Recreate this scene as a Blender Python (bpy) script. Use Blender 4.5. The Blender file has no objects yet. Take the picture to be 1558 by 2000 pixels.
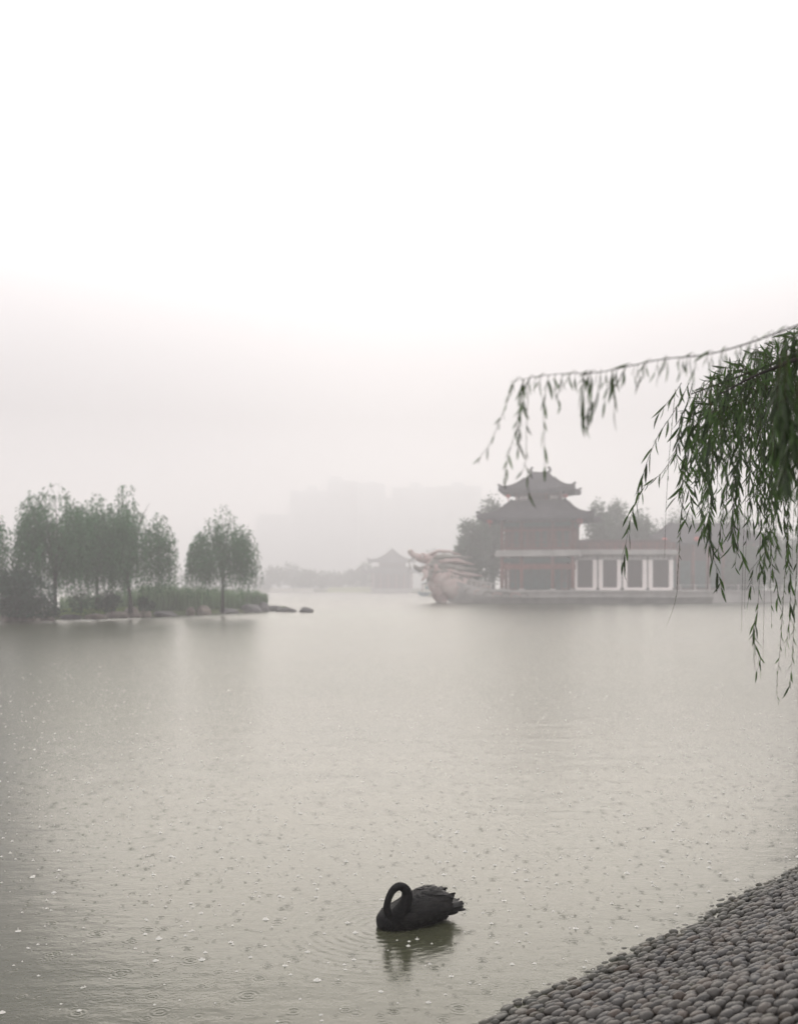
import bpy, bmesh, math, random
import numpy as np
from mathutils import Vector, Matrix, Euler
from math import sin, cos, pi, radians as R

# ------------------------------------------------------------------ camera, sky, sun, exposure
scene = bpy.context.scene
col = scene.collection
random.seed(11); rng = np.random.default_rng(11)
CAM_H = 3.4          # eye above the water, standing on top of the bank
FPX = 1881.0         # focal length in photograph pixels (1558 wide)
HOR = 1146.0         # horizon row
cam_d = bpy.data.cameras.new('camera'); cam = bpy.data.objects.new('camera', cam_d); col.objects.link(cam)
cam.location = (0, 0, CAM_H); cam.rotation_euler = (R(90), 0, 0)
cam_d.sensor_width = 36; cam_d.sensor_fit = 'AUTO'; cam_d.lens = FPX / 2000 * 36
cam_d.shift_y = (HOR - 1000) / 2000
cam_d.clip_start = 0.1; cam_d.clip_end = 4000
cam_d.dof.use_dof = True; cam_d.dof.focus_distance = 9.6; cam_d.dof.aperture_fstop = 1.2
cam_d.dof.aperture_blades = 0
scene.camera = cam

SUN_EL, SUN_AZ = R(6), R(1)        # behind the cloud, straight over the lake
sun_dir = Vector((sin(SUN_AZ) * cos(SUN_EL), cos(SUN_AZ) * cos(SUN_EL), sin(SUN_EL)))
world = bpy.data.worlds.new('World'); scene.world = world; world.use_nodes = True
wt = world.node_tree; wn, wl = wt.nodes, wt.links
for n in list(wn): wn.remove(n)
w_out = wn.new('ShaderNodeOutputWorld'); w_bg = wn.new('ShaderNodeBackground')
w_tc = wn.new('ShaderNodeTexCoord'); w_sep = wn.new('ShaderNodeSeparateXYZ')
wl.new(w_tc.outputs['Generated'], w_sep.inputs[0])
w_ramp = wn.new('ShaderNodeValToRGB')            # overcast cloud deck: brighter towards the zenith
e = w_ramp.color_ramp.elements
e[0].position = 0.0; e[0].color = (0.42, 0.405, 0.43, 1)
e[1].position = 1.0; e[1].color = (1.05, 1.04, 1.05, 1)
for p, c in ((0.17, (0.24, 0.232, 0.245)), (0.38, (1.04, 0.99, 0.99)), (0.6, (1.10, 1.07, 1.07))):
    k = e.new(p); k.color = (*c, 1)
wl.new(w_sep.outputs['Z'], w_ramp.inputs[0])
w_dot = wn.new('ShaderNodeVectorMath'); w_dot.operation = 'DOT_PRODUCT'; w_dot.inputs[1].default_value = sun_dir
wl.new(w_tc.outputs['Generated'], w_dot.inputs[0])
w_max = wn.new('ShaderNodeMath'); w_max.operation = 'MAXIMUM'; w_max.inputs[1].default_value = 0
wl.new(w_dot.outputs['Value'], w_max.inputs[0])
w_pow = wn.new('ShaderNodeMath'); w_pow.operation = 'POWER'; w_pow.inputs[1].default_value = 18
wl.new(w_max.outputs[0], w_pow.inputs[0])
w_glow = wn.new('ShaderNodeMix'); w_glow.data_type = 'RGBA'; w_glow.blend_type = 'ADD'; w_glow.inputs[0].default_value = 1
w_gc = wn.new('ShaderNodeVectorMath'); w_gc.operation = 'SCALE'; w_gc.inputs[0].default_value = (.14, .133, .126)
wl.new(w_pow.outputs[0], w_gc.inputs['Scale'])
wl.new(w_ramp.outputs[0], w_glow.inputs[6]); wl.new(w_gc.outputs[0], w_glow.inputs[7])
w_sky = wn.new('ShaderNodeTexSky'); w_sky.sky_type = 'NISHITA'; w_sky.sun_disc = False
w_sky.sun_elevation = SUN_EL; w_sky.sun_rotation = SUN_AZ
w_hs = wn.new('ShaderNodeHueSaturation'); w_hs.inputs['Saturation'].default_value = 0.2
wl.new(w_sky.outputs[0], w_hs.inputs['Color'])
w_ns = wn.new('ShaderNodeVectorMath'); w_ns.operation = 'SCALE'; w_ns.inputs['Scale'].default_value = 0.008
wl.new(w_hs.outputs[0], w_ns.inputs[0])
w_sum = wn.new('ShaderNodeVectorMath'); w_sum.operation = 'ADD'
wl.new(w_glow.outputs[2], w_sum.inputs[0]); wl.new(w_ns.outputs[0], w_sum.inputs[1])
wl.new(w_sum.outputs[0], w_bg.inputs[0]); w_bg.inputs[1].default_value = 1.0
wl.new(w_bg.outputs[0], w_out.inputs[0])

sun_d = bpy.data.lights.new('sun', 'SUN'); sun = bpy.data.objects.new('sun', sun_d); col.objects.link(sun)
sun_d.energy = 1.5; sun_d.angle = R(46); sun_d.color = (1.0, 0.92, 0.80)
sun.rotation_euler = (-sun_dir).to_track_quat('-Z', 'Y').to_euler(); sun.location = (0, 60, 90)

scene.view_settings.view_transform = 'Standard'; scene.view_settings.look = 'None'
scene.view_settings.exposure = 0.67; scene.view_settings.gamma = 1.0; scene.view_settings.use_curve_mapping = False
cy = scene.cycles
scene.render.engine = 'CYCLES'
cy.use_denoising = True
cy.max_bounces = 8; cy.diffuse_bounces = 3; cy.glossy_bounces = 3; cy.transmission_bounces = 4
cy.volume_bounces = 3; cy.transparent_max_bounces = 16
cy.caustics_reflective = False; cy.caustics_refractive = False
cy.sample_clamp_indirect = 6

# ------------------------------------------------------------------ helpers
def at(px, py, d):
    """world point seen at photograph pixel (px, py) at distance d in front of the lens"""
    return Vector(((px - 779) / FPX * d, d, CAM_H - (py - HOR) / FPX * d))
def shore(py): return CAM_H * FPX / (py - HOR)

class MB:
    def __init__(self): self.v = []; self.f = []; self.n = 0
    def add(self, v, f):
        o = self.n; self.v.extend(v); self.n += len(v)
        self.f.extend([tuple(i + o for i in q) for q in f])
    def box(self, c, s, rz=0.0):
        cx, cy_, cz = c; hx, hy, hz = s[0] / 2, s[1] / 2, s[2] / 2; ca, sa = cos(rz), sin(rz); v = []
        for z in (-hz, hz):
            for x, y in ((-hx, -hy), (hx, -hy), (hx, hy), (-hx, hy)):
                v.append((cx + x * ca - y * sa, cy_ + x * sa + y * ca, cz + z))
        self.add(v, [(3, 2, 1, 0), (4, 5, 6, 7), (0, 1, 5, 4), (1, 2, 6, 5), (2, 3, 7, 6), (3, 0, 4, 7)])
    def tube(self, pts, rad, n=8, cap=True, flat=1.0):
        pts = [Vector(p) for p in pts]; m = len(pts)
        if not hasattr(rad, '__len__'): rad = [rad] * m
        v = []; up = None
        for i, p in enumerate(pts):
            t = (pts[min(i + 1, m - 1)] - pts[max(i - 1, 0)]).normalized()
            if up is None:
                up = Vector((0, 0, 1)) if abs(t.z) < .9 else Vector((1, 0, 0))
            a = t.cross(up); 
            if a.length < 1e-6: a = t.orthogonal()
            a.normalize(); b = t.cross(a).normalized(); up = -b if (-b).dot(up) > 0 else b
            for k in range(n):
                w = 2 * pi * k / n
                q = p + a * (cos(w) * rad[i]) + b * (sin(w) * rad[i] * flat); v.append(q[:])
        f = []
        for i in range(m - 1):
            for k in range(n):
                k2 = (k + 1) % n
                f.append((i * n + k, i * n + k2, (i + 1) * n + k2, (i + 1) * n + k))
        if cap:
            f.append(tuple(range(n))[::-1]); f.append(tuple((m - 1) * n + k for k in range(n)))
        self.add(v, f)
    def ball(self, c, s, nu=10, nv=6):
        v = [(c[0], c[1], c[2] - s[2])]
        for j in range(1, nv):
            t = -pi / 2 + pi * j / nv
            for i in range(nu):
                u = 2 * pi * i / nu
                v.append((c[0] + s[0] * cos(t) * cos(u), c[1] + s[1] * cos(t) * sin(u), c[2] + s[2] * sin(t)))
        v.append((c[0], c[1], c[2] + s[2])); f = []
        for i in range(nu):
            i2 = (i + 1) % nu
            f.append((0, 1 + i2, 1 + i)); L = 1 + (nv - 2) * nu
            f.append((L + i, L + i2, len(v) - 1))
            for j in range(nv - 2):
                f.append((1 + j * nu + i, 1 + j * nu + i2, 1 + (j + 1) * nu + i2, 1 + (j + 1) * nu + i))
        self.add(v, f)
    def mesh(self, name, m, smooth=False):
        me = bpy.data.meshes.new(name); me.from_pydata(self.v, [], self.f); me.update()
        if m: me.materials.append(m)
        if smooth:
            me.polygons.foreach_set('use_smooth', [True] * len(me.polygons))
        return me
    def build(self, name, m, parent=None, smooth=False, loc=None):
        o = bpy.data.objects.new(name, self.mesh(name, m, smooth)); col.objects.link(o)
        if parent: o.parent = parent
        if loc is not None: o.location = loc
        return o

def spline(pts, rad, n=6):
    out, ro = [], []; P_ = [Vector(p) for p in pts]
    for i in range(len(P_) - 1):
        p0, p1, p2, p3 = P_[max(i - 1, 0)], P_[i], P_[i + 1], P_[min(i + 2, len(P_) - 1)]
        for k in range(n):
            t = k / n; out.append(.5 * ((2 * p1) + (p2 - p0) * t + (2 * p0 - 5 * p1 + 4 * p2 - p3) * t * t + (3 * p1 - p0 - 3 * p2 + p3) * t ** 3)); ro.append(rad[i] + (rad[i + 1] - rad[i]) * t)
    out.append(P_[-1]); ro.append(rad[-1]); return out, ro

def quads_obj(name, V, m, parent=None, n=4, smooth=False):
    """V: (k, n, 3) array, k separate n-gons joined in one mesh"""
    V = np.asarray(V, dtype=np.float32); k = len(V)
    me = bpy.data.meshes.new(name)
    me.vertices.add(k * n); me.vertices.foreach_set('co', V.reshape(-1))
    me.loops.add(k * n); me.loops.foreach_set('vertex_index', np.arange(k * n, dtype=np.int32))
    me.polygons.add(k); me.polygons.foreach_set('loop_start', np.arange(0, k * n, n, dtype=np.int32))
    me.polygons.foreach_set('loop_total', np.full(k, n, dtype=np.int32))
    me.update(); me.validate()
    me.materials.append(m)
    o = bpy.data.objects.new(name, me); col.objects.link(o)
    if parent: o.parent = parent
    return o

def tag(o, label=None, cat=None, group=None, kind=None):
    if label: o['label'] = label
    if cat: o['category'] = cat
    if group: o['group'] = group
    if kind: o['kind'] = kind
    return o
def empty(name, loc, label, cat, group=None, rz=0.0):
    o = bpy.data.objects.new(name, None); col.objects.link(o); o.location = loc; o.rotation_euler = (0, 0, rz)
    o.empty_display_size = 0.3
    return tag(o, label, cat, group)

def mat(name, base, rough=0.7, var=0.0, scale=3.0, base2=None, spec=0.4, bump=0.0, bscale=20.0, rand=0.0, island=0.0, trans=0.0, stretch=None):
    m = bpy.data.materials.new(name); m.use_nodes = True; nt = m.node_tree; N, L = nt.nodes, nt.links
    b = N['Principled BSDF']; b.inputs['Roughness'].default_value = rough
    b.inputs['Specular IOR Level'].default_value = spec
    tc = N.new('ShaderNodeTexCoord'); mp = N.new('ShaderNodeMapping'); L.new(tc.outputs['Object'], mp.inputs[0])
    if stretch: mp.inputs['Scale'].default_value = stretch
    c = None
    if base2 is None: base2 = tuple(min(1, x * (1 + var)) for x in base); base1 = tuple(x * (1 - var) for x in base)
    else: base1 = base
    ns = N.new('ShaderNodeTexNoise'); ns.inputs['Scale'].default_value = scale; ns.inputs['Detail'].default_value = 5
    L.new(mp.outputs[0], ns.inputs['Vector'])
    rp = N.new('ShaderNodeValToRGB'); rp.color_ramp.elements[0].position = .32; rp.color_ramp.elements[1].position = .68
    rp.color_ramp.elements[0].color = (*base1, 1); rp.color_ramp.elements[1].color = (*base2, 1)
    L.new(ns.outputs['Fac'], rp.inputs[0]); out = rp.outputs[0]
    for amt, src in ((rand, 'obj'), (island, 'isl')):
        if amt:
            if src == 'obj': q = N.new('ShaderNodeObjectInfo'); s = q.outputs['Random']
            else: q = N.new('ShaderNodeNewGeometry'); s = q.outputs['Random Per Island']
            mr = N.new('ShaderNodeMapRange'); mr.inputs['To Min'].default_value = 1 - amt; mr.inputs['To Max'].default_value = 1 + amt
            L.new(s, mr.inputs['Value'])
            sc = N.new('ShaderNodeVectorMath'); sc.operation = 'SCALE'; L.new(out, sc.inputs[0]); L.new(mr.outputs[0], sc.inputs['Scale'])
            out = sc.outputs[0]
    L.new(out, b.inputs['Base Color'])
    if bump:
        bn = N.new('ShaderNodeTexNoise'); bn.inputs['Scale'].default_value = bscale; bn.inputs['Detail'].default_value = 6
        L.new(mp.outputs[0], bn.inputs['Vector'])
        bp = N.new('ShaderNodeBump'); bp.inputs['Strength'].default_value = bump; bp.inputs['Distance'].default_value = 0.05
        L.new(bn.outputs['Fac'], bp.inputs['Height']); L.new(bp.outputs[0], b.inputs['Normal'])
    if trans:
        tr = N.new('ShaderNodeBsdfTranslucent'); L.new(out, tr.inputs[0])
        mx = N.new('ShaderNodeMixShader'); mx.inputs[0].default_value = trans
        L.new(b.outputs[0], mx.inputs[1]); L.new(tr.outputs[0], mx.inputs[2])
        L.new(mx.outputs[0], N['Material Output'].inputs[0])
    return m

M = {}
M['leaf_near'] = mat('willow_leaf', (.025, .053, .008), .45, .3, 9, trans=.4, rand=.6, island=.6, spec=.45)
M['leaf_far'] = mat('willow_foliage', (.036, .118, .040), .6, .25, .35, trans=.3, island=.45)
M['leaf_bush'] = mat('bush_foliage', (.022, .06, .034), .6, .3, .6, trans=.25, island=.5)
M['leaf_back'] = mat('broadleaf_foliage', (.04, .078, .042), .6, .3, .2, trans=.25, island=.5)
M['bark'] = mat('bark', (.035, .03, .027), .9, .4, 4, spec=.1, bump=.6, bscale=8, stretch=(1, 1, .25))
M['twig'] = mat('twig_bark', (.045, .042, .018), .8, .3, 6, spec=.1)
M['reed'] = mat('reed_blades', (.12, .21, .09), .6, .3, .3, trans=.25, island=.5)
M['grass'] = mat('grass_blades', (.14, .23, .04), .6, .3, .4, trans=.25, island=.4)
M['soil'] = mat('island_soil', (.075, .07, .04), .9, base2=(.07, .11, .03), scale=.25, bump=.5, bscale=3)
M['rock'] = mat('shore_rock', (.26, .215, .19), .8, .35, 1.2, bump=.8, bscale=3, rand=.3)
M['rock_dark'] = mat('dark_rock', (.10, .095, .095), .75, .4, 1.2, bump=.8, bscale=3, rand=.25)
M['land'] = mat('far_land', (.10, .11, .06), .9, .35, .02)
M['lawn'] = mat('far_lawn', (.24, .26, .13), .9, .15, .1)
M['pale'] = mat('pale_wall', (.70, .68, .62), .8, .08, .3)
M['tile_roof'] = mat('grey_roof_tiles', (.052, .048, .055), .9, .25, .7, bump=.3, bscale=6, spec=.12)
M['red_wood'] = mat('red_lacquer', (.17, .062, .052), .6, .25, 1.2, spec=.2)
M['brown_wood'] = mat('dark_brown_timber', (.075, .035, .035), .6, .3, 1.5)
M['teal'] = mat('teal_painted_timber', (.035, .075, .075), .6, .35, 1.2)
M['dark_panel'] = mat('dark_lattice', (.045, .038, .04), .6, .3, 2)
M['stone'] = mat('grey_stone', (.36, .345, .33), .85, .18, .5, bump=.4, bscale=4)
M['white'] = mat('white_stone', (.86, .80, .78), .75, .06, .6)
M['pink_stone'] = mat('carved_pink_stone', (.40, .265, .25), .85, .25, .5, base2=(.52, .44, .41), bump=1.0, bscale=2.2)
M['grey_stone_carving'] = mat('grey_carved_stone', (.24, .225, .20), .8, .25, .9, bump=.5, bscale=4)
M['lantern'] = mat('red_lantern_cloth', (.42, .07, .055), .6, .1, 3)
M['concrete'] = mat('pale_concrete', (.74, .76, .78), .85, .08, .05)
M['boat_blue'] = mat('blue_grey_boat_paint', (.10, .19, .22), .5, .2, .8)
M['bill'] = mat('dark_red_bill', (.22, .02, .015), .4, .1, 8)

def feather_mat(name, c):
    m = mat(name, c, .38, .75, 45, spec=.09 if 'plum' in name else .22, bump=.35, bscale=140, stretch=(.25, 1, 1), island=.95); return m
M['plumage'] = feather_mat('black_plumage', (.0035, .0034, .0036))
M['feather'] = feather_mat('black_feathers', (.0062, .0054, .0052))

# ------------------------------------------------------------------ water
SW = Vector((0.155, 9.74, 0.0)); SW_RZ = R(24)      # the swan
def water_material():
    m = bpy.data.materials.new('lake_water'); m.use_nodes = True; nt = m.node_tree; N, L = nt.nodes, nt.links
    b = N['Principled BSDF']
    b.inputs['Roughness'].default_value = .09; b.inputs['IOR'].default_value = 1.33
    geo = N.new('ShaderNodeNewGeometry'); pos = geo.outputs['Position']
    def noise(scale, detail=3, st=(1, 1, 1), rough=.5):
        mp = N.new('ShaderNodeMapping'); mp.inputs['Scale'].default_value = st; L.new(pos, mp.inputs[0])
        n = N.new('ShaderNodeTexNoise'); n.inputs['Scale'].default_value = scale; n.inputs['Detail'].default_value = detail
        n.inputs['Roughness'].default_value = rough; L.new(mp.outputs[0], n.inputs['Vector']); return n.outputs['Fac']
    def math_(op, a, b_=None, c=None):
        n = N.new('ShaderNodeMath'); n.operation = op
        for i, x in enumerate((a, b_, c)):
            if x is None: continue
            if isinstance(x, (int, float)): n.inputs[i].default_value = x
            else: L.new(x, n.inputs[i])
        return n.outputs[0]
    wx = N.new('ShaderNodeVectorMath'); wx.operation = 'DISTANCE'; wx.inputs[1].default_value = (2, 6, 0); L.new(pos, wx.inputs[0])
    rr_ = N.new('ShaderNodeMapRange'); rr_.inputs['From Min'].default_value = 3; rr_.inputs['From Max'].default_value = 26
    rr_.inputs['To Min'].default_value = .18; rr_.inputs['To Max'].default_value = .27; L.new(wx.outputs['Value'], rr_.inputs['Value'])
    L.new(rr_.outputs[0], b.inputs['Roughness'])
    # murky green body with faint silt drift
    rp = N.new('ShaderNodeValToRGB'); rp.color_ramp.elements[0].color = (.042, .045, .026, 1); rp.color_ramp.elements[1].color = (.053, .053, .032, 1)
    rp.color_ramp.elements[0].position = .35; rp.color_ramp.elements[1].position = .65
    L.new(noise(.25, 3), rp.inputs[0]); L.new(rp.outputs[0], b.inputs['Base Color'])
    h = math_('MULTIPLY', noise(7.0, 3, (.6, 1, 1)), .0052)
    h = math_('ADD', h, math_('MULTIPLY', noise(1.1, 2, (.5, 1, 1)), .016))
    h = math_('ADD', h, math_('MULTIPLY', noise(26.0, 2), .0016))
    # raindrop rings
    for sc, k, a in ((2.6, 70, .0012), (4.1, 60, .0008), (1.7, 80, .0014)):
        v = N.new('ShaderNodeTexVoronoi'); v.inputs['Scale'].default_value = sc; v.voronoi_dimensions = '2D'
        L.new(pos, v.inputs['Vector'])
        d = v.outputs['Distance']; cs = N.new('ShaderNodeSeparateXYZ'); L.new(v.outputs['Color'], cs.inputs[0])
        size = math_('MULTIPLY_ADD', cs.outputs[0], .22, .05)
        fall = math_('MAXIMUM', math_('SUBTRACT', 1.0, math_('DIVIDE', d, size)), 0)
        ring = math_('MULTIPLY', math_('MULTIPLY', math_('SINE', math_('MULTIPLY', d, k)), fall), a)
        h = math_('ADD', h, ring)
    # rings spreading from the swan's breast
    sx = N.new('ShaderNodeVectorMath'); sx.operation = 'DISTANCE'
    sx.inputs[1].default_value = (SW.x - .3, SW.y - .12, 0); L.new(pos, sx.inputs[0]); r = sx.outputs['Value']
    xyz = N.new('ShaderNodeSeparateXYZ'); L.new(pos, xyz.inputs[0])
    lf = N.new('ShaderNodeMapRange'); lf.inputs['From Min'].default_value = .5; lf.inputs['From Max'].default_value = -.5
    lf.inputs['To Min'].default_value = .25; L.new(xyz.outputs[0], lf.inputs['Value'])
    fo = N.new('ShaderNodeMapRange'); fo.inputs['From Min'].default_value = 1.7; fo.inputs['From Max'].default_value = .3; L.new(r, fo.inputs['Value'])
    h = math_('ADD', h, math_('MULTIPLY', math_('MULTIPLY', math_('SINE', math_('MULTIPLY', r, 62)), .0013), math_('MULTIPLY', fo.outputs[0], lf.outputs[0])))
    bp = N.new('ShaderNodeBump'); bp.inputs['Strength'].default_value = 1.0; bp.inputs['Distance'].default_value = 1.0
    L.new(h, bp.inputs['Height']); L.new(bp.outputs[0], b.inputs['Normal'])
    return m
M['water'] = water_material()
w = MB(); w.add([(-880, -60, 0), (880, -60, 0), (880, 1530, 0), (-880, 1530, 0)], [(0, 1, 2, 3)])
tag(w.build('water', M['water']), kind='structure')

# far land behind the lake, one sheet
fl = MB(); pts = []
for x in list(range(-880, 0, 40)) + [6, 13] + list(range(24, 890, 36)):
    y = 588 + 10 * sin(x * .013 + 1) if x < 10 else 224 + 3 * sin(x * .05)
    pts.append((x, y))
v = []
for x, y in pts: v += [(x, y, -.4), (x, y + 3, .9), (x, max(630, y + 40), 1.6), (x, 1520, 2.0)]
f = []
for i in range(len(pts) - 1):
    for k in range(3): f.append((i * 4 + k, i * 4 + 4 + k, i * 4 + 5 + k, i * 4 + 1 + k))
fl.add(v, f); tag(fl.build('ground', M['land'], smooth=True), kind='structure')

# ------------------------------------------------------------------ haze
hz = MB(); hz.box((0, 735, 62), (1820, 1650, 128))
HAZE = 0.0022
hm = bpy.data.materials.new('haze_air'); hm.use_nodes = True; N = hm.node_tree.nodes
for n in list(N):
    if n.type != 'OUTPUT_MATERIAL': N.remove(n)
pv = N.new('ShaderNodeVolumePrincipled'); pv.inputs['Color'].default_value = (.968, .950, .958, 1); pv.inputs['Density'].default_value = HAZE
pv.inputs['Anisotropy'].default_value = .2
hm.node_tree.links.new(pv.outputs[0], N['Material Output'].inputs['Volume'])
haze = hz.build('haze', hm); tag(haze, kind='stuff')

# ------------------------------------------------------------------ cobbled bank, lower right
B0 = Vector((.716, 7.44, 0)); BU = Vector((.7071, .7071, 0)); BN = Vector((.7071, -.7071, 0)); SLOPE = .385
BTOP = 4.75
def bank_z(v_): return SLOPE * min(v_, BTOP) + .05 * (math.exp(-max(-.4, v_) / .5) - 1)
def bank_pt(u, v_): p = B0 + BU * u + BN * v_; p.z = bank_z(v_) + .012 * sin(u * 1.25 + 1.1) + .009 * sin(u * 3.3) + .008 * sin(v_ * 4 + u * .7); return p
bk = MB(); us = np.linspace(-14, 16, 121); vs = [-1.6, -.6, -.3, 0, .3, .6, 1, 1.5, 2, 2.5, 3, 4, BTOP, 9, 14]
for u in us:
    for v_ in vs: bk.add([tuple(bank_pt(u, v_) - Vector((0, 0, .012)))], [])
nv = len(vs)
bk.f = [(i * nv + j, i * nv + j + 1, (i + 1) * nv + j + 1, (i + 1) * nv + j) for i in range(len(us) - 1) for j in range(nv - 1)]
M['mortar'] = mat('wet_mortar', (.035, .033, .030), .7, .4, 8, bump=.6, bscale=40)
bank = tag(bk.build('bank', M['mortar']), kind='structure')

def stone_material(name, src):
    m = bpy.data.materials.new(name); m.use_nodes = True; nt = m.node_tree; N, L = nt.nodes, nt.links
    b = N['Principled BSDF']
    if src == 'obj': q = N.new('ShaderNodeObjectInfo'); s = q.outputs['Random']
    else: q = N.new('ShaderNodeNewGeometry'); s = q.outputs['Random Per Island']
    rp = N.new('ShaderNodeValToRGB'); cr = rp.color_ramp; cr.interpolation = 'LINEAR'
    cols = [(.0, (0.0250, 0.0225, 0.0202)), (.15, (0.0387, 0.0344, 0.0287)), (.3, (0.0206, 0.0201, 0.0202)), (.42, (0.0437, 0.0379, 0.0315)), (.55, (0.0287, 0.0255, 0.0225)), (.66, (0.0486, 0.0379, 0.0297)), (.76, (0.0250, 0.0249, 0.0264)), (.86, (0.0549, 0.0480, 0.0405)), (.94, (0.0412, 0.0255, 0.0168)), (1, (0.0281, 0.0273, 0.0168))]
    cr.elements[0].position = 0; cr.elements[0].color = (*cols[0][1], 1); cr.elements[1].position = 1; cr.elements[1].color = (*cols[-1][1], 1)
    for p, c in cols[1:-1]: k = cr.elements.new(p); k.color = (*c, 1)
    L.new(s, rp.inputs[0])
    geo = N.new('ShaderNodeNewGeometry')
    ns = N.new('ShaderNodeTexNoise'); ns.inputs['Scale'].default_value = 45; ns.inputs['Detail'].default_value = 5; L.new(geo.outputs['Position'], ns.inputs['Vector'])
    mr = N.new('ShaderNodeMapRange'); mr.inputs['To Min'].default_value = .6; mr.inputs['To Max'].default_value = 1.4; L.new(ns.outputs['Fac'], mr.inputs['Value'])
    sc = N.new('ShaderNodeVectorMath'); sc.operation = 'SCALE'; L.new(rp.outputs[0], sc.inputs[0]); L.new(mr.outputs[0], sc.inputs['Scale'])
    # algae just above the waterline
    sp = N.new('ShaderNodeSeparateXYZ'); L.new(geo.outputs['Position'], sp.inputs[0])
    al = N.new('ShaderNodeMapRange'); al.inputs['From Min'].default_value = .14; al.inputs['From Max'].default_value = .02
    al.inputs['To Max'].default_value = .75; L.new(sp.outputs[2], al.inputs['Value'])
    n2 = N.new('ShaderNodeTexNoise'); n2.inputs['Scale'].default_value = 6; L.new(geo.outputs['Position'], n2.inputs['Vector'])
    mu = N.new('ShaderNodeMath'); mu.operation = 'MULTIPLY'; L.new(al.outputs[0], mu.inputs[0]); L.new(n2.outputs['Fac'], mu.inputs[1])
    mx = N.new('ShaderNodeMix'); mx.data_type = 'RGBA'; L.new(mu.outputs[0], mx.inputs[0]); L.new(sc.outputs[0], mx.inputs[6]); mx.inputs[7].default_value = (.03, .034, .016, 1)
    L.new(mx.outputs[2], b.inputs['Base Color'])
    b.inputs['Roughness'].default_value = .40; b.inputs['Specular IOR Level'].default_value = .36
    bp = N.new('ShaderNodeBump'); bp.inputs['Strength'].default_value = .25; bp.inputs['Distance'].default_value = .01
    L.new(ns.outputs['Fac'], bp.inputs['Height']); L.new(bp.outputs[0], b.inputs['Normal'])
    return m
M['cobble'] = stone_material('cobble_stone', 'obj'); M['cobble_mass'] = stone_material('cobble_stone_mass', 'isl')
def stone_shape(seed):
    r = random.Random(seed); bm = bmesh.new(); bmesh.ops.create_icosphere(bm, subdivisions=2, radius=1.0)
    o = Vector((r.uniform(0, 50), r.uniform(0, 50), r.uniform(0, 50)))
    from mathutils import noise as mn
    sk = r.uniform(-.25, .25)
    for vv in bm.verts:
        c = vv.co; q = 1 + .16 * mn.noise(c * .9 + o); ex = .86
        c = Vector([math.copysign(abs(t) ** ex, t) for t in c]) * q
        c.x += sk * c.y * .5; vv.co = c
    me = bpy.data.meshes.new('cobblestone'); bm.to_mesh(me); bm.free()
    me.polygons.foreach_set('use_smooth', [True] * len(me.polygons)); me.materials.append(M['cobble']); return me
shapes = [stone_shape(i) for i in range(10)]
sv = []
for me in shapes:
    a = np.empty(len(me.vertices) * 3, dtype=np.float32); me.vertices.foreach_get('co', a); sv.append(a.reshape(-1, 3))
sf = np.array([tuple(p.vertices) for p in shapes[0].polygons], dtype=np.int64)
# the stones are laid in ragged rows; positions relaxed a little so that they touch but rarely overlap
P = []
rows = 0; v_ = -.45
while v_ < 3.4:
    u = -2.2 + random.random() * .1
    while u < 8.6:
        wd = random.choice((random.uniform(.075, .115), random.uniform(.095, .14), random.uniform(.12, .17))) * (1 if random.random() < .9 else .72); P.append([u + wd / 2, v_ + random.gauss(0, .018), wd]); u += wd * .97
    v_ += random.uniform(.080, .098)
bank_n = Vector((-SLOPE * BN.x, -SLOPE * BN.y, 1)).normalized()
stones = []
for u, v_, wd in P:
    p = bank_pt(u, v_)
    if p.y < 2.5: continue
    a = wd / 2 * random.uniform(.95, 1.08); b_ = random.uniform(.038, .050) * (wd / .115) ** .4; c = random.uniform(.024, .042)
    yaw = R(45) + random.gauss(0, .16); tilt = random.gauss(0, .10)
    q = Vector((0, 0, 1)).rotation_difference(bank_n).to_matrix() @ Matrix.Rotation(yaw, 3, 'Z') @ Matrix.Rotation(tilt, 3, 'X')
    p += bank_n * random.gauss(.002, .006)
    px = 779 + p.x / p.y * FPX; py = HOR + (CAM_H - p.z) / p.y * FPX
    seen = -10 < px < 1575 and py < 2012 and p.z > -.03
    stones.append((p.length if False else (p - Vector((0, 0, CAM_H))).length, seen, p, q, (a, b_, c), random.randrange(10)))
inview = sorted([s for s in stones if s[1]], key=lambda s: s[0])
chosen = set(id(s) for s in inview[:300])
for s in inview[:300]:
    o = bpy.data.objects.new('cobblestone', shapes[s[5]]); col.objects.link(o); o.parent = bank
    o.matrix_local = Matrix.Translation(s[2]) @ s[3].to_4x4() @ Matrix.Diagonal((*s[4], 1))
vv, ff, off = [], [], 0
for s in stones:
    if id(s) in chosen: continue
    A = (sv[s[5]] * np.array(s[4])) @ np.array(s[3]).T + np.array(s[2]); vv.append(A); ff.append(sf + off); off += len(A)
vv = np.concatenate(vv); ff = np.concatenate(ff)
me = bpy.data.meshes.new('cobblestones'); me.vertices.add(len(vv)); me.vertices.foreach_set('co', vv.astype(np.float32).reshape(-1))
me.loops.add(len(ff) * 3); me.loops.foreach_set('vertex_index', ff.astype(np.int32).reshape(-1))
me.polygons.add(len(ff)); me.polygons.foreach_set('loop_start', np.arange(0, len(ff) * 3, 3, dtype=np.int32)); me.polygons.foreach_set('loop_total', np.full(len(ff), 3, dtype=np.int32))
me.update(); me.polygons.foreach_set('use_smooth', [True] * len(ff)); me.materials.append(M['cobble_mass'])
o = bpy.data.objects.new('cobblestone_paving', me); col.objects.link(o); o.parent = bank; o['kind'] = 'stuff'
print('stones', len(stones), 'in view', len(inview))

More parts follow.
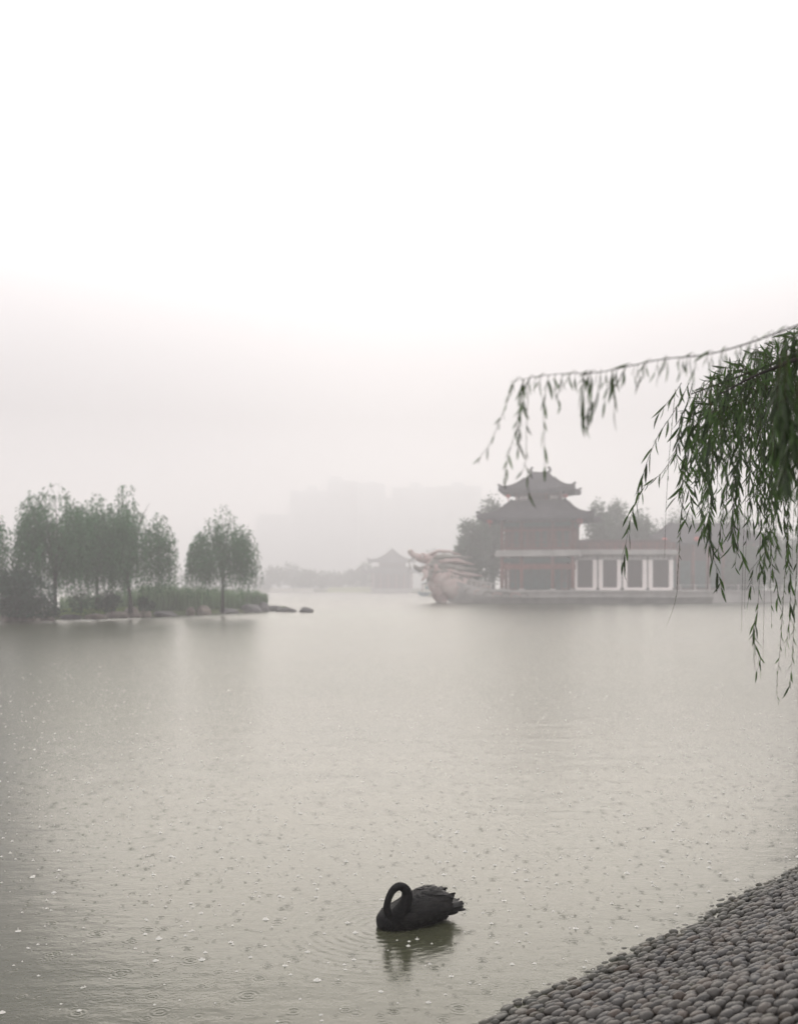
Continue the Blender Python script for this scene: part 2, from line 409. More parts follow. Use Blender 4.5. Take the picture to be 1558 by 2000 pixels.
# ------------------------------------------------------------------ island
FR = [(-400, 1226), (-150, 1217), (0, 1213), (60, 1212), (120, 1210), (190, 1208), (260, 1205), (320, 1203), (380, 1200), (430, 1198), (480, 1196), (530, 1193.5), (560, 1192)]
front = []
for px, py in FR:
    d = shore(py); front.append(at(px, py, d))
isl = MB(); prof = [(-.6, -.35), (.0, .0), (.06, .35), (.16, .7), (.5, 1.05), (.84, .7), (1, -.3)]
for i, p in enumerate(front):
    t = i / (len(front) - 1); depth = 30 * (1 - t) ** .6 + 3
    for q, h in prof:
        off = q * depth if q > 0 else q * 1.2
        isl.add([(p.x - .15 * off + random.uniform(-.2, .2), p.y + off, h * (1 - .45 * t ** 3) + random.uniform(-.04, .04))], [])
k = len(prof)
isl.f = [(i * k + j, (i + 1) * k + j, (i + 1) * k + j + 1, i * k + j + 1) for i in range(len(front) - 1) for j in range(k - 1)]
island = tag(isl.build('island', M['soil'], smooth=True), kind='structure')
def isl_front(px):
    xs = [a for a, b in FR]; py = np.interp(px, xs, [b for a, b in FR]); return shore(py)

# ------------------------------------------------------------------ tree builders
def leafq(P0, D, ln, wd):
    """thin leaf quads: base points P0 (k,3), directions D (k,3)"""
    k = len(P0); D = D / np.linalg.norm(D, axis=1, keepdims=True)
    r = rng.normal(size=(k, 3)); S = np.cross(D, r); S /= np.linalg.norm(S, axis=1, keepdims=True)
    ln = np.asarray(ln).reshape(-1, 1); wd = np.asarray(wd).reshape(-1, 1)
    a = P0; b = P0 + D * ln * .45 + S * wd * .5; c = P0 + D * ln; d = P0 + D * ln * .45 - S * wd * .5
    return np.stack([a, b, c, d], axis=1)

def willow(px, base_py, d, top_py, half_px, label, group, seed, nstr=330, lean=0.0, low_py=1135, dens=1.0):
    global rng
    rs = random.Random(seed); rng = np.random.default_rng(seed)
    s = d / FPX; base = at(px, base_py, d); base.z = min(base.z, 1.0); H = CAM_H - (top_py - HOR) * s - base.z; W = half_px * s
    low = CAM_H - (low_py - HOR) * s - base.z
    root = empty('willow_tree', base, label, 'tree', group)
    fork = H * rs.uniform(.24, .30)
    tk = MB(); tr = H * .014
    bend = lean
    tk.tube([(0, 0, -.4), (bend * .2, 0, fork * .35), (bend * .5, .05, fork * .7), (bend * .8, 0, fork), (bend, 0, fork + H * .12), (bend * 1.1 + .2, .1, H * .62), (bend, 0, H * .85)], [tr * 1.35, tr, tr * .9, tr * .85, tr * .6, tr * .3, tr * .1], 9)
    tk.build('trunk', M['bark'], root, smooth=True)
    ends = []; nl = 9
    for i in range(nl):
        a = 2 * pi * i / nl + rs.uniform(-.3, .3); rr = W * rs.uniform(.45, .92); hh = H * (.95 - .38 * (rr / W) ** 2.2) * rs.uniform(.85, 1)
        p0 = Vector((bend * .8, 0, fork * rs.uniform(.85, 1.5))); p3 = Vector((bend + rr * cos(a), rr * sin(a), hh))
        p1 = p0.lerp(p3, .35) + Vector((0, 0, H * .05)); p2 = p0.lerp(p3, .7) + Vector((0, 0, H * .08))
        lb = MB(); lb.tube([p0, p1, p2, p3], [tr * .45, tr * .32, tr * .2, tr * .06], 6); lb.build('limb', M['bark'], root, smooth=True)
        for _ in range(7):
            t = rs.uniform(.45, 1); q = p1.lerp(p2, t * 2 - .9) if t < .95 else p3
            q2 = q + Vector((rs.gauss(0, W * .22), rs.gauss(0, W * .22), rs.uniform(.0, H * .09))); ends.append((q, q2))
        ends.append((p2, p3))
    # hanging shoots
    Ps, Ds, Ln, Wd = [], [], [], []
    tw = MB()
    lobes_ = [(0, 0, W * .55, H * .97)]
    for k in range(7):
        a = 2 * pi * k / 7 + rs.uniform(-.3, .3); dd = W * rs.uniform(.45, .80); lobes_.append((dd * cos(a), dd * sin(a), W * rs.uniform(.30, .44), H * (rs.uniform(.92, 1.06) - .40 * (dd / W) ** 1.5)))
    for i in range(int(nstr * 2.0)):
        lx, ly, lr, lh = lobes_[min(len(lobes_) - 1, int(rs.random() ** .9 * len(lobes_)))]
        q = lr * rs.random() ** .55; a2 = rs.uniform(0, 2 * pi); x_, y_ = lx + q * cos(a2), ly + q * sin(a2)
        rr = math.hypot(x_, y_); ang = math.atan2(y_, x_)
        zt = lh * (1 - .30 * (q / lr) ** 1.8)
        st = Vector((bend + x_, y_, min(H * 1.06, zt * (1 - .34 * rs.random() ** 1.6))))
        if i % 2 and sin(7 * ang + 1.7 * rr + seed * 1.3) * sin(st.z * 1.1 + seed) > .45 and rs.random() < .8: continue     # gaps
        ang += rs.gauss(0, .4); out = rs.uniform(.1, .8) * W * .16
        L_ = rs.uniform(.14, .36) * H * (1.9 if rs.random() < .35 else 1)
        L_ = min(L_, max(.8, st.z - low * rs.uniform(.35, 1.4)))
        n = max(8, int(L_ / .19 * dens))
        for j in range(n):
            t = (j + rs.random()) / n
            up = min(max(0, H * 1.1 - st.z), H * .035) * sin(min(1, t * 2.6) * pi) if t < .385 else 0
            x = st.x + cos(ang) * out * (1 - (1 - t) ** 2.4); y = st.y + sin(ang) * out * (1 - (1 - t) ** 2.4)
            z = st.z + up * .8 - L_ * t ** 1.35
            Ps.append((x + rs.gauss(0, .09), y + rs.gauss(0, .09), z + rs.gauss(0, .06)))
            Ds.append((rs.gauss(0, .45) + cos(ang) * .3 * (1 - t), rs.gauss(0, .45) + sin(ang) * .3 * (1 - t), -1 + 1.1 * max(0, .4 - t)))
            Ln.append(rs.uniform(.26, .5)); Wd.append(rs.uniform(.07, .14))
    quads_obj('crown', leafq(np.array(Ps), np.array(Ds), Ln, Wd), M['leaf_far'], root)
    return root

G_ISL = 'willow trees on the island'
willow(108, 1192, 97, 932, 92, 'broad weeping willow with a low forked trunk behind the dark green bush', G_ISL, 3, 520)
willow(190, 1186, 108, 948, 74, 'willow crowded between the two broad willows, its trunk half hidden', G_ISL, 5, 430)
willow(256, 1190, 102, 938, 86, 'tall weeping willow with a slanting trunk standing over the grass patch', G_ISL, 8, 500, lean=-.5)
willow(435, 1190, 112, 978, 70, 'slim willow standing alone among the reeds near the island tip', G_ISL, 13, 430)
willow(-62, 1196, 92, 940, 96, 'sparse willow cut off by the edge of the picture above the dark bush', G_ISL, 21, 330)

def bushy(name, px, base_py, d, top_py, half_px, m, label, cat, group=None, n=2600, leaf=.3, seed=1, trunk=True, lobes=9, loc=None, ragged=.25, low=None):
    """round-crowned tree or bush: leaves scattered through several overlapping clumps"""
    g = np.random.default_rng(seed); rs = random.Random(seed)
    s = d / FPX; base = at(px, base_py, d) if loc is None else loc; H = CAM_H - (top_py - HOR) * s - base.z; W = half_px * s
    root = empty(name, base, label, cat, group)
    z0 = H * ((.22 if trunk else .02) if low is None else low)
    st = MB()
    st.tube([(0, 0, -.3), (.05 * W, 0, H * .3), (0, .03 * W, H * .75)], [(H * .02 + .03) * (1 if trunk else .4), (H * .016 + .02) * (1 if trunk else .4), .02], 7)
    for i in range(5):
        a = i * 1.3 + rs.random(); st.tube([(0, 0, H * (.12 + .08 * i)), (W * .35 * cos(a), W * .35 * sin(a), H * (.35 + .08 * i)), (W * .6 * cos(a), W * .6 * sin(a), H * (.5 + .08 * i))], [H * .01 + .015, H * .006 + .01, .01], 5)
    st.build('trunk' if trunk else 'stem', M['bark'], root, smooth=True)
    Q, Dd = [], []
    for i in range(lobes):
        a = rs.uniform(0, 2 * pi); zz = rs.uniform(0, 1) if trunk else rs.random() ** 1.7; rr = W * (.55 if trunk else .72) * (1 - .6 * zz ** 2) * rs.uniform(.4, 1)
        c = np.array((rr * cos(a), rr * sin(a), z0 + (H - z0) * ((.22 if trunk else .12) + (.62 if trunk else .68) * zz)))
        rad = np.array((W * rs.uniform(.38, .55), W * rs.uniform(.38, .55), (H - z0) * rs.uniform(.18, .28)))
        k = n // lobes; u = g.normal(size=(k, 3)); u /= np.linalg.norm(u, axis=1, keepdims=True)
        r = g.uniform(.25, 1, size=(k, 1)) ** .5 * (1 + g.normal(0, ragged * .35, size=(k, 1)))
        q = c + u * r * rad; q[:, 2] = np.maximum(q[:, 2], .05); Q.append(q); Dd.append(u + g.normal(0, .8, size=(k, 3)) + (0, 0, .2))
    Q = np.concatenate(Q); Dd = np.concatenate(Dd)
    global rng; rng = g
    quads_obj('crown' if trunk else 'foliage', leafq(Q, Dd, g.uniform(.7, 1.4, len(Q)) * leaf, g.uniform(.35, .6, len(Q)) * leaf), m, root)
    return root

bushy('bush', 30, 1203, 91.5, 1112, 92, M['leaf_bush'], 'large dark green bush at the left shore behind pale rocks', 'bush', n=6500, leaf=.34, seed=4, trunk=False, lobes=13)
bushy('bush', 218, 1194, 99.5, 1148, 26, M['leaf_bush'], 'small round dark bush beside the bright grass patch', 'bush', n=1300, leaf=.26, seed=6, trunk=False, lobes=6)
bushy('bush', 158, 1196, 97, 1138, 34, M['leaf_far'], 'wispy pale green bush between the low forked trunk and the grass', 'bush', n=900, leaf=.24, seed=7, trunk=False, lobes=7, ragged=.8)
bushy('bush', 284, 1192, 101, 1164, 19, M['leaf_bush'], 'low dark shrub at the foot of the reeds by the slanting trunk', 'bush', n=700, leaf=.24, seed=9, trunk=False, lobes=5)
bushy('bush', 335, 1176, 122, 1130, 40, M['leaf_far'], 'pale bush rising behind the left end of the reeds', 'bush', n=1100, leaf=.26, seed=19, trunk=False, lobes=6, ragged=.6)

# reeds along the right half of the island
Ps, Ds, Ln, Wd = [], [], [], []
rs = random.Random(31)
for i in range(12000):
    px = rs.uniform(276, 522) if rs.random() < .8 else rs.uniform(120, 290); dd = rs.uniform(1.2, 9 if px < 480 else 4) + (7 if px < 276 else 0)
    d0 = isl_front(px); d = d0 + dd
    p = at(px, 1200, d); hgt = np.interp(px, [180, 290, 330, 440, 500, 522], [2.2, 3.6, 3.5, 3.0, 2.7, 2.3]) * rs.uniform(.55, 1.0) * (1 + .10 * sin(px * .31) * sin(px * .083 + 1))
    Ps.append((p.x, d, .35)); Ds.append((rs.gauss(0, .07), rs.gauss(0, .07), 1)); Ln.append(hgt); Wd.append(rs.uniform(.06, .12))
rng = np.random.default_rng(31)
o = quads_obj('reeds', leafq(np.array(Ps), np.array(Ds), Ln, Wd), M['reed']); tag(o, 'tall green reeds standing along the island shore', 'reeds', kind='stuff')
Ps, Ds, Ln, Wd = [], [], [], []
for i in range(7000):
    px = rs.uniform(100, 300); d = isl_front(px) + rs.uniform(1.0, 8); p = at(px, 1200, d)
    Ps.append((p.x, d, .25 + .06 * min(6, d - isl_front(px)))); Ds.append((rs.gauss(0, .3), rs.gauss(0, .3), 1)); Ln.append(rs.uniform(.2, .5)); Wd.append(rs.uniform(.05, .1))
o = quads_obj('grass', leafq(np.array(Ps), np.array(Ds), Ln, Wd), M['grass']); tag(o, 'bright grass patch on the island bank', 'grass', kind='stuff')

def rock_mesh(seed, m):
    from mathutils import noise as mn
    bm = bmesh.new(); bmesh.ops.create_icosphere(bm, subdivisions=3, radius=1); o = Vector((seed * 3.1, seed * 1.7, seed))
    for vv in bm.verts:
        c = vv.co.copy(); q = 1 + .35 * mn.noise(c * 1.1 + o) + .12 * mn.noise(c * 3 + o); c = c * q
        c.z = math.copysign(abs(c.z) ** .8, c.z); vv.co = c
    me = bpy.data.meshes.new('rock'); bm.to_mesh(me); bm.free(); me.materials.append(m); return me
ROCKS = [(22, 1204, 38, 20, 'rock', 'pale tan boulder at the far left below the dark bush'),
 (58, 1201, 34, 20, 'rock', 'grey boulder second from the left below the dark bush'),
 (88, 1204, 40, 20, 'rock', 'rounded boulder third from the left, right of the grey one'),
 (140, 1209, 44, 9, 'rock_dark', 'low dark stone at the waterline under the grass patch'),
 (186, 1208, 44, 9, 'rock', 'long flat stone below the middle of the grass patch'),
 (226, 1205, 46, 12, 'rock', 'flat pinkish stone at the waterline right of the grass patch'),
 (258, 1200, 34, 18, 'rock', 'pinkish boulder at the foot of the slanting willow trunk'),
 (285, 1198, 22, 15, 'rock', 'small whitish stone just right of the slanting trunk'),
 (322, 1203, 50, 9, 'rock_dark', 'flat dark stone below the left end of the reeds'),
 (372, 1200, 17, 14, 'rock', 'small pink stone at the waterline below the reeds'),
 (398, 1199, 30, 15, 'rock', 'grey pink boulder in front of the middle of the reeds'),
 (446, 1198, 40, 8, 'rock_dark', 'low dark stone under the lone slim willow'),
 (490, 1195, 44, 15, 'rock_dark', 'dark slab at the right end of the reeds'),
 (512, 1191, 34, 16, 'rock_dark', 'dark rock piled behind the slab at the reed end'),
 (534, 1193, 32, 10, 'rock_dark', 'low dark rock on the island tip'),
 (560, 1192, 38, 8, 'rock_dark', 'flat rock ending the island tip'),
 (598, 1193, 28, 9, 'rock_dark', 'small dark rock alone in the water off the island tip')]
for i, (px, py, wpx, hpx, m, lab) in enumerate(ROCKS):
    d = (isl_front(px) if px < 540 else shore(py + 3)) + (.9 if 'behind' in lab else -.25); s = d / FPX; p = at(px, py, d); p.z = hpx * s * .22
    o = bpy.data.objects.new('rock', rock_mesh(i + 1, M[m])); col.objects.link(o); o.location = p
    o.scale = (wpx * s * .5, wpx * s * .38, hpx * s * .85); o.rotation_euler = (0, 0, random.uniform(-.4, .4))
    tag(o, lab, 'rock', 'rocks along the island shore')

# ------------------------------------------------------------------ the stone boat with dragon prow, pavilion, gallery
TD = 168.0; TS = TD / FPX
def T(px, py): return ((px - 1050) * TS, (1178 - py) * TS)         # local metres across / up from the waterline
TD2 = 200.0; SC = TD2 / TD              # local plans are drawn at 168 m, the group stands at 200 m
TX = at(1050, 1178, TD2); TX.z = 0

def hip_roof(name, cx, cy_, hw, hd, z_e, z_t, rw, rd, curl, parent, thick=.35, m=None, label=None, n=14, ridge=True, power=1.7):
    """curved tiled roof: eaves rectangle (hw, hd) at z_e, top rectangle (rw, rd) at z_t, corners turned up by curl"""
    m = m or M['tile_roof']; mb = MB(); K = 8
    per = []
    cs = [(-1, -1), (1, -1), (1, 1), (-1, 1)]
    for s in range(4):
        a, b = cs[s], cs[(s + 1) % 4]
        for i in range(n):
            t = i / n; e_ = (a[0] + (b[0] - a[0]) * t, a[1] + (b[1] - a[1]) * t); per.append((e_, abs(2 * t - 1)))
    Np = len(per)
    for lay in (0, 1):
        for k in range(K + 1):
            t = k / K                                          # 0 eaves, 1 top
            h = t ** power
            for (ex, ey), cn in per:
                x = cx + ex * (hw + (rw - hw) * t); y = cy_ + ey * (hd + (rd - hd) * t)
                sw = 1 + .06 * cn ** 4 * (1 - t) ** 2
                z = z_e + (z_t - z_e) * h + curl * cn ** 3 * (1 - t) ** 2.2 - lay * thick * (1 if k < K else .4)
                mb.add([(cx + (x - cx) * sw, cy_ + (y - cy_) * sw, z)], [])
    for lay in (0, 1):
        o = lay * (K + 1) * Np
        for k in range(K):
            for i in range(Np):
                j = (i + 1) % Np; q = (o + k * Np + i, o + k * Np + j, o + (k + 1) * Np + j, o + (k + 1) * Np + i)
                mb.f.append(q if lay == 0 else q[::-1])
    o2 = (K + 1) * Np
    for i in range(Np):
        j = (i + 1) % Np; mb.f.append((i, o2 + i, o2 + j, j))
    mb.f.append(tuple(K * Np + i for i in range(Np)))
    rf = mb.build(name, m, parent)
    if ridge:
        for s in range(4):
            i = s * n; pts = [Vector(mb.v[k * Np + i]) + Vector((0, 0, .12)) for k in range(K + 1)]
            pts[0] = pts[0] + Vector((0, 0, .25)); rb = MB(); rb.tube(pts, .2, 6); rb.build('hip_ridge', m, rf)
    # rows of tile ribs on the front and right slopes
    rib = MB()
    for (axis, cnt) in (('f', int(hw * 2 / .75)), ('r', int(hd * 2 / .75)), ('l', int(hd * 2 / .75))):
        for c in range(1, cnt):
            e_ = -1 + 2 * c / cnt; pts = []
            for k in range(0, K + 1, 2):
                t = k / K; cn = abs(e_); h = t ** power
                X, Y = {'f': (e_, -1), 'r': (1, e_), 'l': (-1, e_)}[axis]
                sw = 1 + .06 * cn ** 4 * (1 - t) ** 2
                pts.append((cx + X * (hw + (rw - hw) * t) * sw, cy_ + Y * (hd + (rd - hd) * t) * sw, z_e + (z_t - z_e) * h + curl * cn ** 3 * (1 - t) ** 2.2 + .03))
            rib.tube(pts, .09, 4, cap=False)
    rb = rib.build('tile_rib', m, rf); rb['kind'] = 'stuff'
    return rf

# --- boat shaped stone terrace
boat = empty('stone_boat', TX, 'stone boat terrace with a carved dragon head prow under the pavilion', 'stone boat'); boat.scale = (SC, SC, SC)
hl = MB(); secs = [(-17.6, .3, 3.1, 6.2), (-16.6, .8, 1.4, 5.4), (-15.3, 1.8, .2, 4.3), (-12.5, 3.6, -.4, 3.3), (-9, 5, -.4, 2.5), (-4, 5.6, -.4, 2.28), (10, 5.6, -.4, 2.28), (26, 5.6, -.4, 2.28), (30, 5.2, -.4, 2.28)]
for x, hwid, z0, z1 in secs:
    for y, z in ((-hwid * .72, z0), (-hwid, z0 + (z1 - z0) * .55), (-hwid, z1), (hwid, z1), (hwid, z0)): hl.add([(x, y + 3.2, z)], [])
for i in range(len(secs) - 1):
    for k in range(5):
        k2 = (k + 1) % 5; hl.f.append((i * 5 + k, (i + 1) * 5 + k, (i + 1) * 5 + k2, i * 5 + k2))
hl.f.append((0, 1, 2, 3, 4)); hl.f.append(tuple(len(secs) * 5 - 5 + k for k in range(5))[::-1])
hl.build('hull', M['stone'], boat)
def hull_front(x): return float(np.interp(x, [s[0] for s in secs], [3.2 - s[1] for s in secs]))
# coping course, wave carvings, stone blocks along the hull
for i in range(14):
    x0 = -8.5 + i * 2.75; bl = MB(); bl.box((x0 + 1.36, hull_front(x0 + 1.36) - .12, 2.1), (2.66, .5, .3)); bl.build('coping_stone', M['stone'], boat)
for i in range(9):
    x0 = -15.6 + i * 1.55; cw = MB(); y = hull_front(x0) - .05; pts = []
    for k in range(13):
        t = k / 12; a = t * 1.5 * pi; r = .75 * (1 - .55 * t); pts.append((x0 + r * cos(a) + .6 * (1 - t), y - .1 + .1 * t, 1.3 + np.interp(x0, [-15.6, -8], [1.3, .0]) + r * sin(a) * .8))
    cw.tube(pts, [.22 - .012 * k for k in range(13)], 6); cw.build('wave_carving', M['pink_stone'] if i % 2 else M['grey_stone_carving'], boat, smooth=True)
# dragon neck and head, facing left
def L3(px, py, y=0.0): a, b = T(px, py); return Vector((a, 3.2 + y, b))
dr = MB()
dr.tube([L3(948, 1166), L3(915, 1158), L3(888, 1146), L3(868, 1130), L3(852, 1112), L3(838, 1098)], [1.9, 2.7, 2.7, 2.4, 1.9, 1.4], 12)
dr.tube([L3(872, 1176), L3(862, 1160), L3(856, 1140), L3(848, 1120)], [1.0, 1.5, 1.6, 1.3], 10)
from mathutils import noise as mnoise
def weather(mb, amp, sc):
    out = []
    for p in mb.v:
        p = Vector(p); n_ = mnoise.noise_vector(p * sc) * amp + mnoise.noise_vector(p * sc * 2.7 + Vector((9, 3, 1))) * amp * .5; out.append((p + n_)[:])
    mb.v = out
dr = MB()
a_, b_ = spline([L3(948, 1166), L3(915, 1158), L3(888, 1146), L3(868, 1130), L3(852, 1112), L3(838, 1098)], [1.9, 2.7, 2.7, 2.4, 1.9, 1.4], 7); dr.tube(a_, b_, 26)
a_, b_ = spline([L3(872, 1176), L3(862, 1160), L3(856, 1140), L3(848, 1120)], [1.0, 1.5, 1.6, 1.3], 6); dr.tube(a_, b_, 20)
weather(dr, .42, 1.5)
neck = dr.build('dragon_neck', M['pink_stone'], boat, smooth=True)
hd = MB()
hd.tube([L3(868, 1096), L3(852, 1092), L3(836, 1090), L3(820, 1089), L3(808, 1083), L3(800, 1077)], [.75, 1.05, .95, .72, .5, .42], 12)   # skull and upper jaw
hd.ball(L3(802, 1076), (.55, .6, .45)); hd.ball(L3(826, 1083, -.7), (.45, .35, .4)); hd.ball(L3(826, 1083, .7), (.45, .35, .4))
head = hd.build('dragon_head', M['pink_stone'], boat, smooth=True)
jw = MB(); jw.tube([L3(846, 1106), L3(832, 1110), L3(820, 1112), L3(811, 1107), L3(808, 1102)], [.7, .65, .5, .36, .12], 10); jw.build('lower_jaw', M['grey_stone_carving'], head, smooth=True)
for sgn in (-1, 1):
    tt = MB(); tt.tube([L3(812, 1090, .35 * sgn), L3(810, 1097, .38 * sgn)], [.14, .03], 6); tt.build('fang', M['white'], head)
    hn = MB(); hn.tube([L3(840, 1083, .6 * sgn), L3(856, 1075, .8 * sgn), L3(880, 1076, 1.0 * sgn), L3(902, 1083, 1.1 * sgn)], [.34, .28, .2, .06], 8); hn.build('horn', M['pink_stone'], head, smooth=True)
    ey = MB(); ey.ball(L3(825, 1085, .98 * sgn), (.2, .14, .2)); ey.build('eye', M['white'], head, smooth=True)
    wk = MB(); wk.tube([L3(808, 1088, .5 * sgn), L3(798, 1096, .8 * sgn), L3(802, 1108, 1 * sgn), L3(796, 1116, 1 * sgn)], [.12, .1, .08, .03], 6); wk.build('whisker', M['grey_stone_carving'], head, smooth=True)
for i, (a, b, c, r, m) in enumerate([((850, 1090), (885, 1086), (920, 1090), .5, 0), ((855, 1097), (890, 1096), (928, 1102), .55, 1), ((858, 1104), (895, 1108), (936, 1112), .6, 0), ((862, 1112), (900, 1120), (944, 1124), .6, 1), ((868, 1122), (905, 1134), (950, 1136), .6, 0), ((876, 1134), (915, 1146), (960, 1146), .55, 1), ((846, 1100), (852, 1116), (846, 1132), .45, 1), ((840, 1108), (842, 1122), (834, 1136), .4, 0), ((832, 1112), (834, 1124), (826, 1134), .32, 1)]):
    for sgn in (-1, 1):
        mn_ = MB(); mn_.tube([L3(*a, .7 * sgn), L3((a[0] + b[0]) / 2, (a[1] + b[1]) / 2 - 2, 1.2 * sgn), L3(*b, 1.5 * sgn), L3(*c, 1.6 * sgn)], [r * 1.3, r * 1.6, r * 1.2, .1], 7, flat=.7); weather(mn_, .4, .9)
        mn_.build('mane_lock', M['pink_stone'] if m else M['grey_stone_carving'], neck, smooth=True)
sc_ = MB(); rs0 = random.Random(66)
for i in range(190):                                             # carved scales and curls over neck and breast
    a = rs0.random(); c = L3(948, 1164).lerp(L3(866, 1128), min(1, a * 1.15)).lerp(L3(842, 1100), max(0, a * 1.3 - .5)); w_ = rs0.uniform(-1.1, 1.1)
    rad = 2.35 * (1 - .3 * a); q = c + Vector((rs0.gauss(0, .35), -rad * cos(w_) * .98, rad * sin(w_)))
    sc_.ball(q, (rs0.uniform(.3, .7), .42, rs0.uniform(.2, .42)), 6, 4)
sp_ = sc_.build('scale', M['grey_stone_carving'], neck, smooth=True); sp_['kind'] = 'stuff'
# balustrade along the deck edge
for i in range(6):
    x = -11.6 + i * .78; p_ = MB(); p_.box((x, hull_front(x) + .2, float(np.interp(x, [-12.5, -9, -4], [3.3, 2.5, 2.28])) + .45), (.2, .2, .95)); p_.build('baluster', M['stone'], boat)
p_ = MB(); p_.tube([(-11.8, hull_front(-11.8) + .2, 4.1), (-9.5, hull_front(-9.5) + .2, 3.6), (-7.6, hull_front(-7.6) + .2, 3.4)], .14, 6); p_.build('handrail', M['stone'], boat)

# --- pavilion tower
tw = empty('pavilion_tower', TX + Vector((1.15, 4.4, 0)), 'two storey pavilion with grey double roofs and red columns above the stone boat', 'pavilion', rz=R(-16)); tw.scale = (SC, SC, SC)
Z0, Z1, Z2, Z3 = 2.28, 8.1, 9.25, 14.1
HW, HD = 6.45, 4.6
cw = MB(); cw.box((0, .8, (Z0 + Z1) / 2), (2 * HW - 3.0, 2 * HD - 3.0, Z1 - Z0)); core1 = cw.build('ground_floor_wall', M['dark_panel'], tw)
sl = MB(); sl.box((0, 0, Z1 + .30), (2 * HW + 1.7, 2 * HD + 1.7, .5)); sl.box((0, 0, Z1 + .85), (2 * HW + 1.3, 2 * HD + 1.3, .58)); sl.build('balcony_slab', M['stone'], tw)
cw = MB(); cw.box((0, .3, (Z2 + Z3) / 2), (2 * HW - 1.6, 2 * HD - 1.6, Z3 - Z2 + 1.0)); core2 = cw.build('upper_floor_wall', M['brown_wood'], tw)
xs = (-HW + .3, -HW * .42, HW * .42, HW - .3); ys = (-HD + .3, 0, HD - .3)
for x in xs:
    for y in ys:
        if abs(y) < .1 and abs(x) < HW * .6: continue
        c = MB(); c.tube([(x, y, Z0), (x, y, Z1 + .05)], .32, 10); c.build('column', M['red_wood'], tw, smooth=True)
        c = MB(); c.tube([(x, y, Z2 - .05), (x, y, Z3 + .3)], .27, 10); c.build('column', M['red_wood'], tw, smooth=True)
        bs = MB(); bs.box((x, y, Z0 + .14), (.9, .9, .28)); bs.build('column_base', M['stone'], tw)
def beam(x0, y0, x1, y1, z, h, m, nm='beam', t=.22):
    b = MB(); L_ = math.hypot(x1 - x0, y1 - y0); b.box(((x0 + x1) / 2, (y0 + y1) / 2, z), (L_, t, h), math.atan2(y1 - y0, x1 - x0)); return b.build(nm, m, tw)
for y in (-HD + .3,):
    for a, b in zip(xs[:-1], xs[1:]):
        beam(a + .33, y, b - .33, y, 6.35, .9, M['red_wood']); beam(a + .33, y, b - .33, y, 7.5, .7, M['teal'], 'painted_beam')
        beam(a + .28, y, b - .28, y, Z3 - .35, .7, M['teal'], 'painted_beam'); beam(a + .28, y, b - .28, y, 12.7, .35, M['red_wood'])
        rl = MB(); rl.box(((a + b) / 2, y, Z2 + 1.0), (b - a - .56, .12, .14)); rl.box(((a + b) / 2, y, Z2 + .25), (b - a - .56, .12, .14)); 
        k = max(3, int((b - a) / .45))
        for i in range(k): rl.box((a + .35 + (b - a - .7) * i / (k - 1), y, Z2 + .62), (.09, .09, .62))
        rl.build('railing', M['red_wood'], tw)
for a, b in zip(ys[:-1], ys[1:]):
    x = HW - .3
    beam(x, a + .33, x, b - .33, 6.35, .9, M['red_wood']); beam(x, a + .33, x, b - .33, 7.5, .7, M['teal'], 'painted_beam')
    beam(x, a + .28, x, b - .28, Z3 - .35, .7, M['teal'], 'painted_beam'); beam(x, a + .28, x, b - .28, Z2 + 1.0, .14, M['red_wood'], 'railing', .12)
def lattice(cx, y, z, w_, h, parent, mfill, mframe):
    f_ = MB(); f_.box((cx, y, z), (w_, .06, h)); p = f_.build('door_panel', mfill, parent)
    g_ = MB()
    for sx in (-1, 1): g_.box((cx + sx * (w_ / 2 - .06), y - .06, z), (.12, .1, h))
    for zz in (-h / 2 + .07, -h * .12, h / 2 - .07): g_.box((cx, y - .065, z + zz), (w_ - .24, .1, .12))
    for i in range(1, 4): g_.box((cx - w_ / 2 + w_ * i / 4, y - .05, z + h * .19), (.05, .06, h * .56))
    g_.build('door_frame', mframe, p); return p
yf = .8 - (HD - 1.5) - .06
for i in range(8):
    cx = -4.6 + i * 1.31; lattice(cx, yf, Z0 + 2.0, 1.2, 3.7, core1, M['teal'], M['red_wood'] if i in (0, 7) else M['teal'])
yf2 = .3 - (HD - .8) - .06
for i in range(9):
    cx = -5.0 + i * 1.25; lattice(cx, yf2, Z2 + 2.0, 1.12, 3.2, core2, M['teal'] if i % 3 else M['brown_wood'], M['red_wood'])
# bracket rows under the eaves
def brackets(hw, hd, z, n, m):
    for y, rot in ((-hd, 0),):
        for i in range(n):
            b = MB(); x = -hw + 2 * hw * i / (n - 1)
            for k in range(3): b.box((x, y - .25 * k + .2, z + .28 * k), (.35 + .3 * k, .5, .22))
            b.build('bracket', m, tw)
brackets(HW, HD, Z3 + .25, 12, M['teal'])
lower = hip_roof('lower_roof', 0, 0, 9.5, 7.2, 14.75, 18.1, 4.6, 3.1, .7, tw, thick=.6)
up = MB(); up.box((0, 0, 18.3), (7.4, 4.6, 2.2)); upw = up.build('top_storey_wall', M['brown_wood'], tw)
for x in (-3.9, -1.4, 1.4, 3.9):
    c = MB(); c.tube([(x, -2.62, 17.0), (x, -2.62, 19.6)], .18, 8); c.build('column', M['red_wood'], tw, smooth=True)
for cx in (-2.65, 2.65):
    wv = MB(); wv.box((cx, -2.33, 18.35), (1.5, .06, 1.1)); wv.build('window', M['white'], upw)
upper = hip_roof('upper_roof', 0, 0, 6.3, 4.9, 19.85, 22.0, 2.6, 1.5, .5, tw, thick=.7)
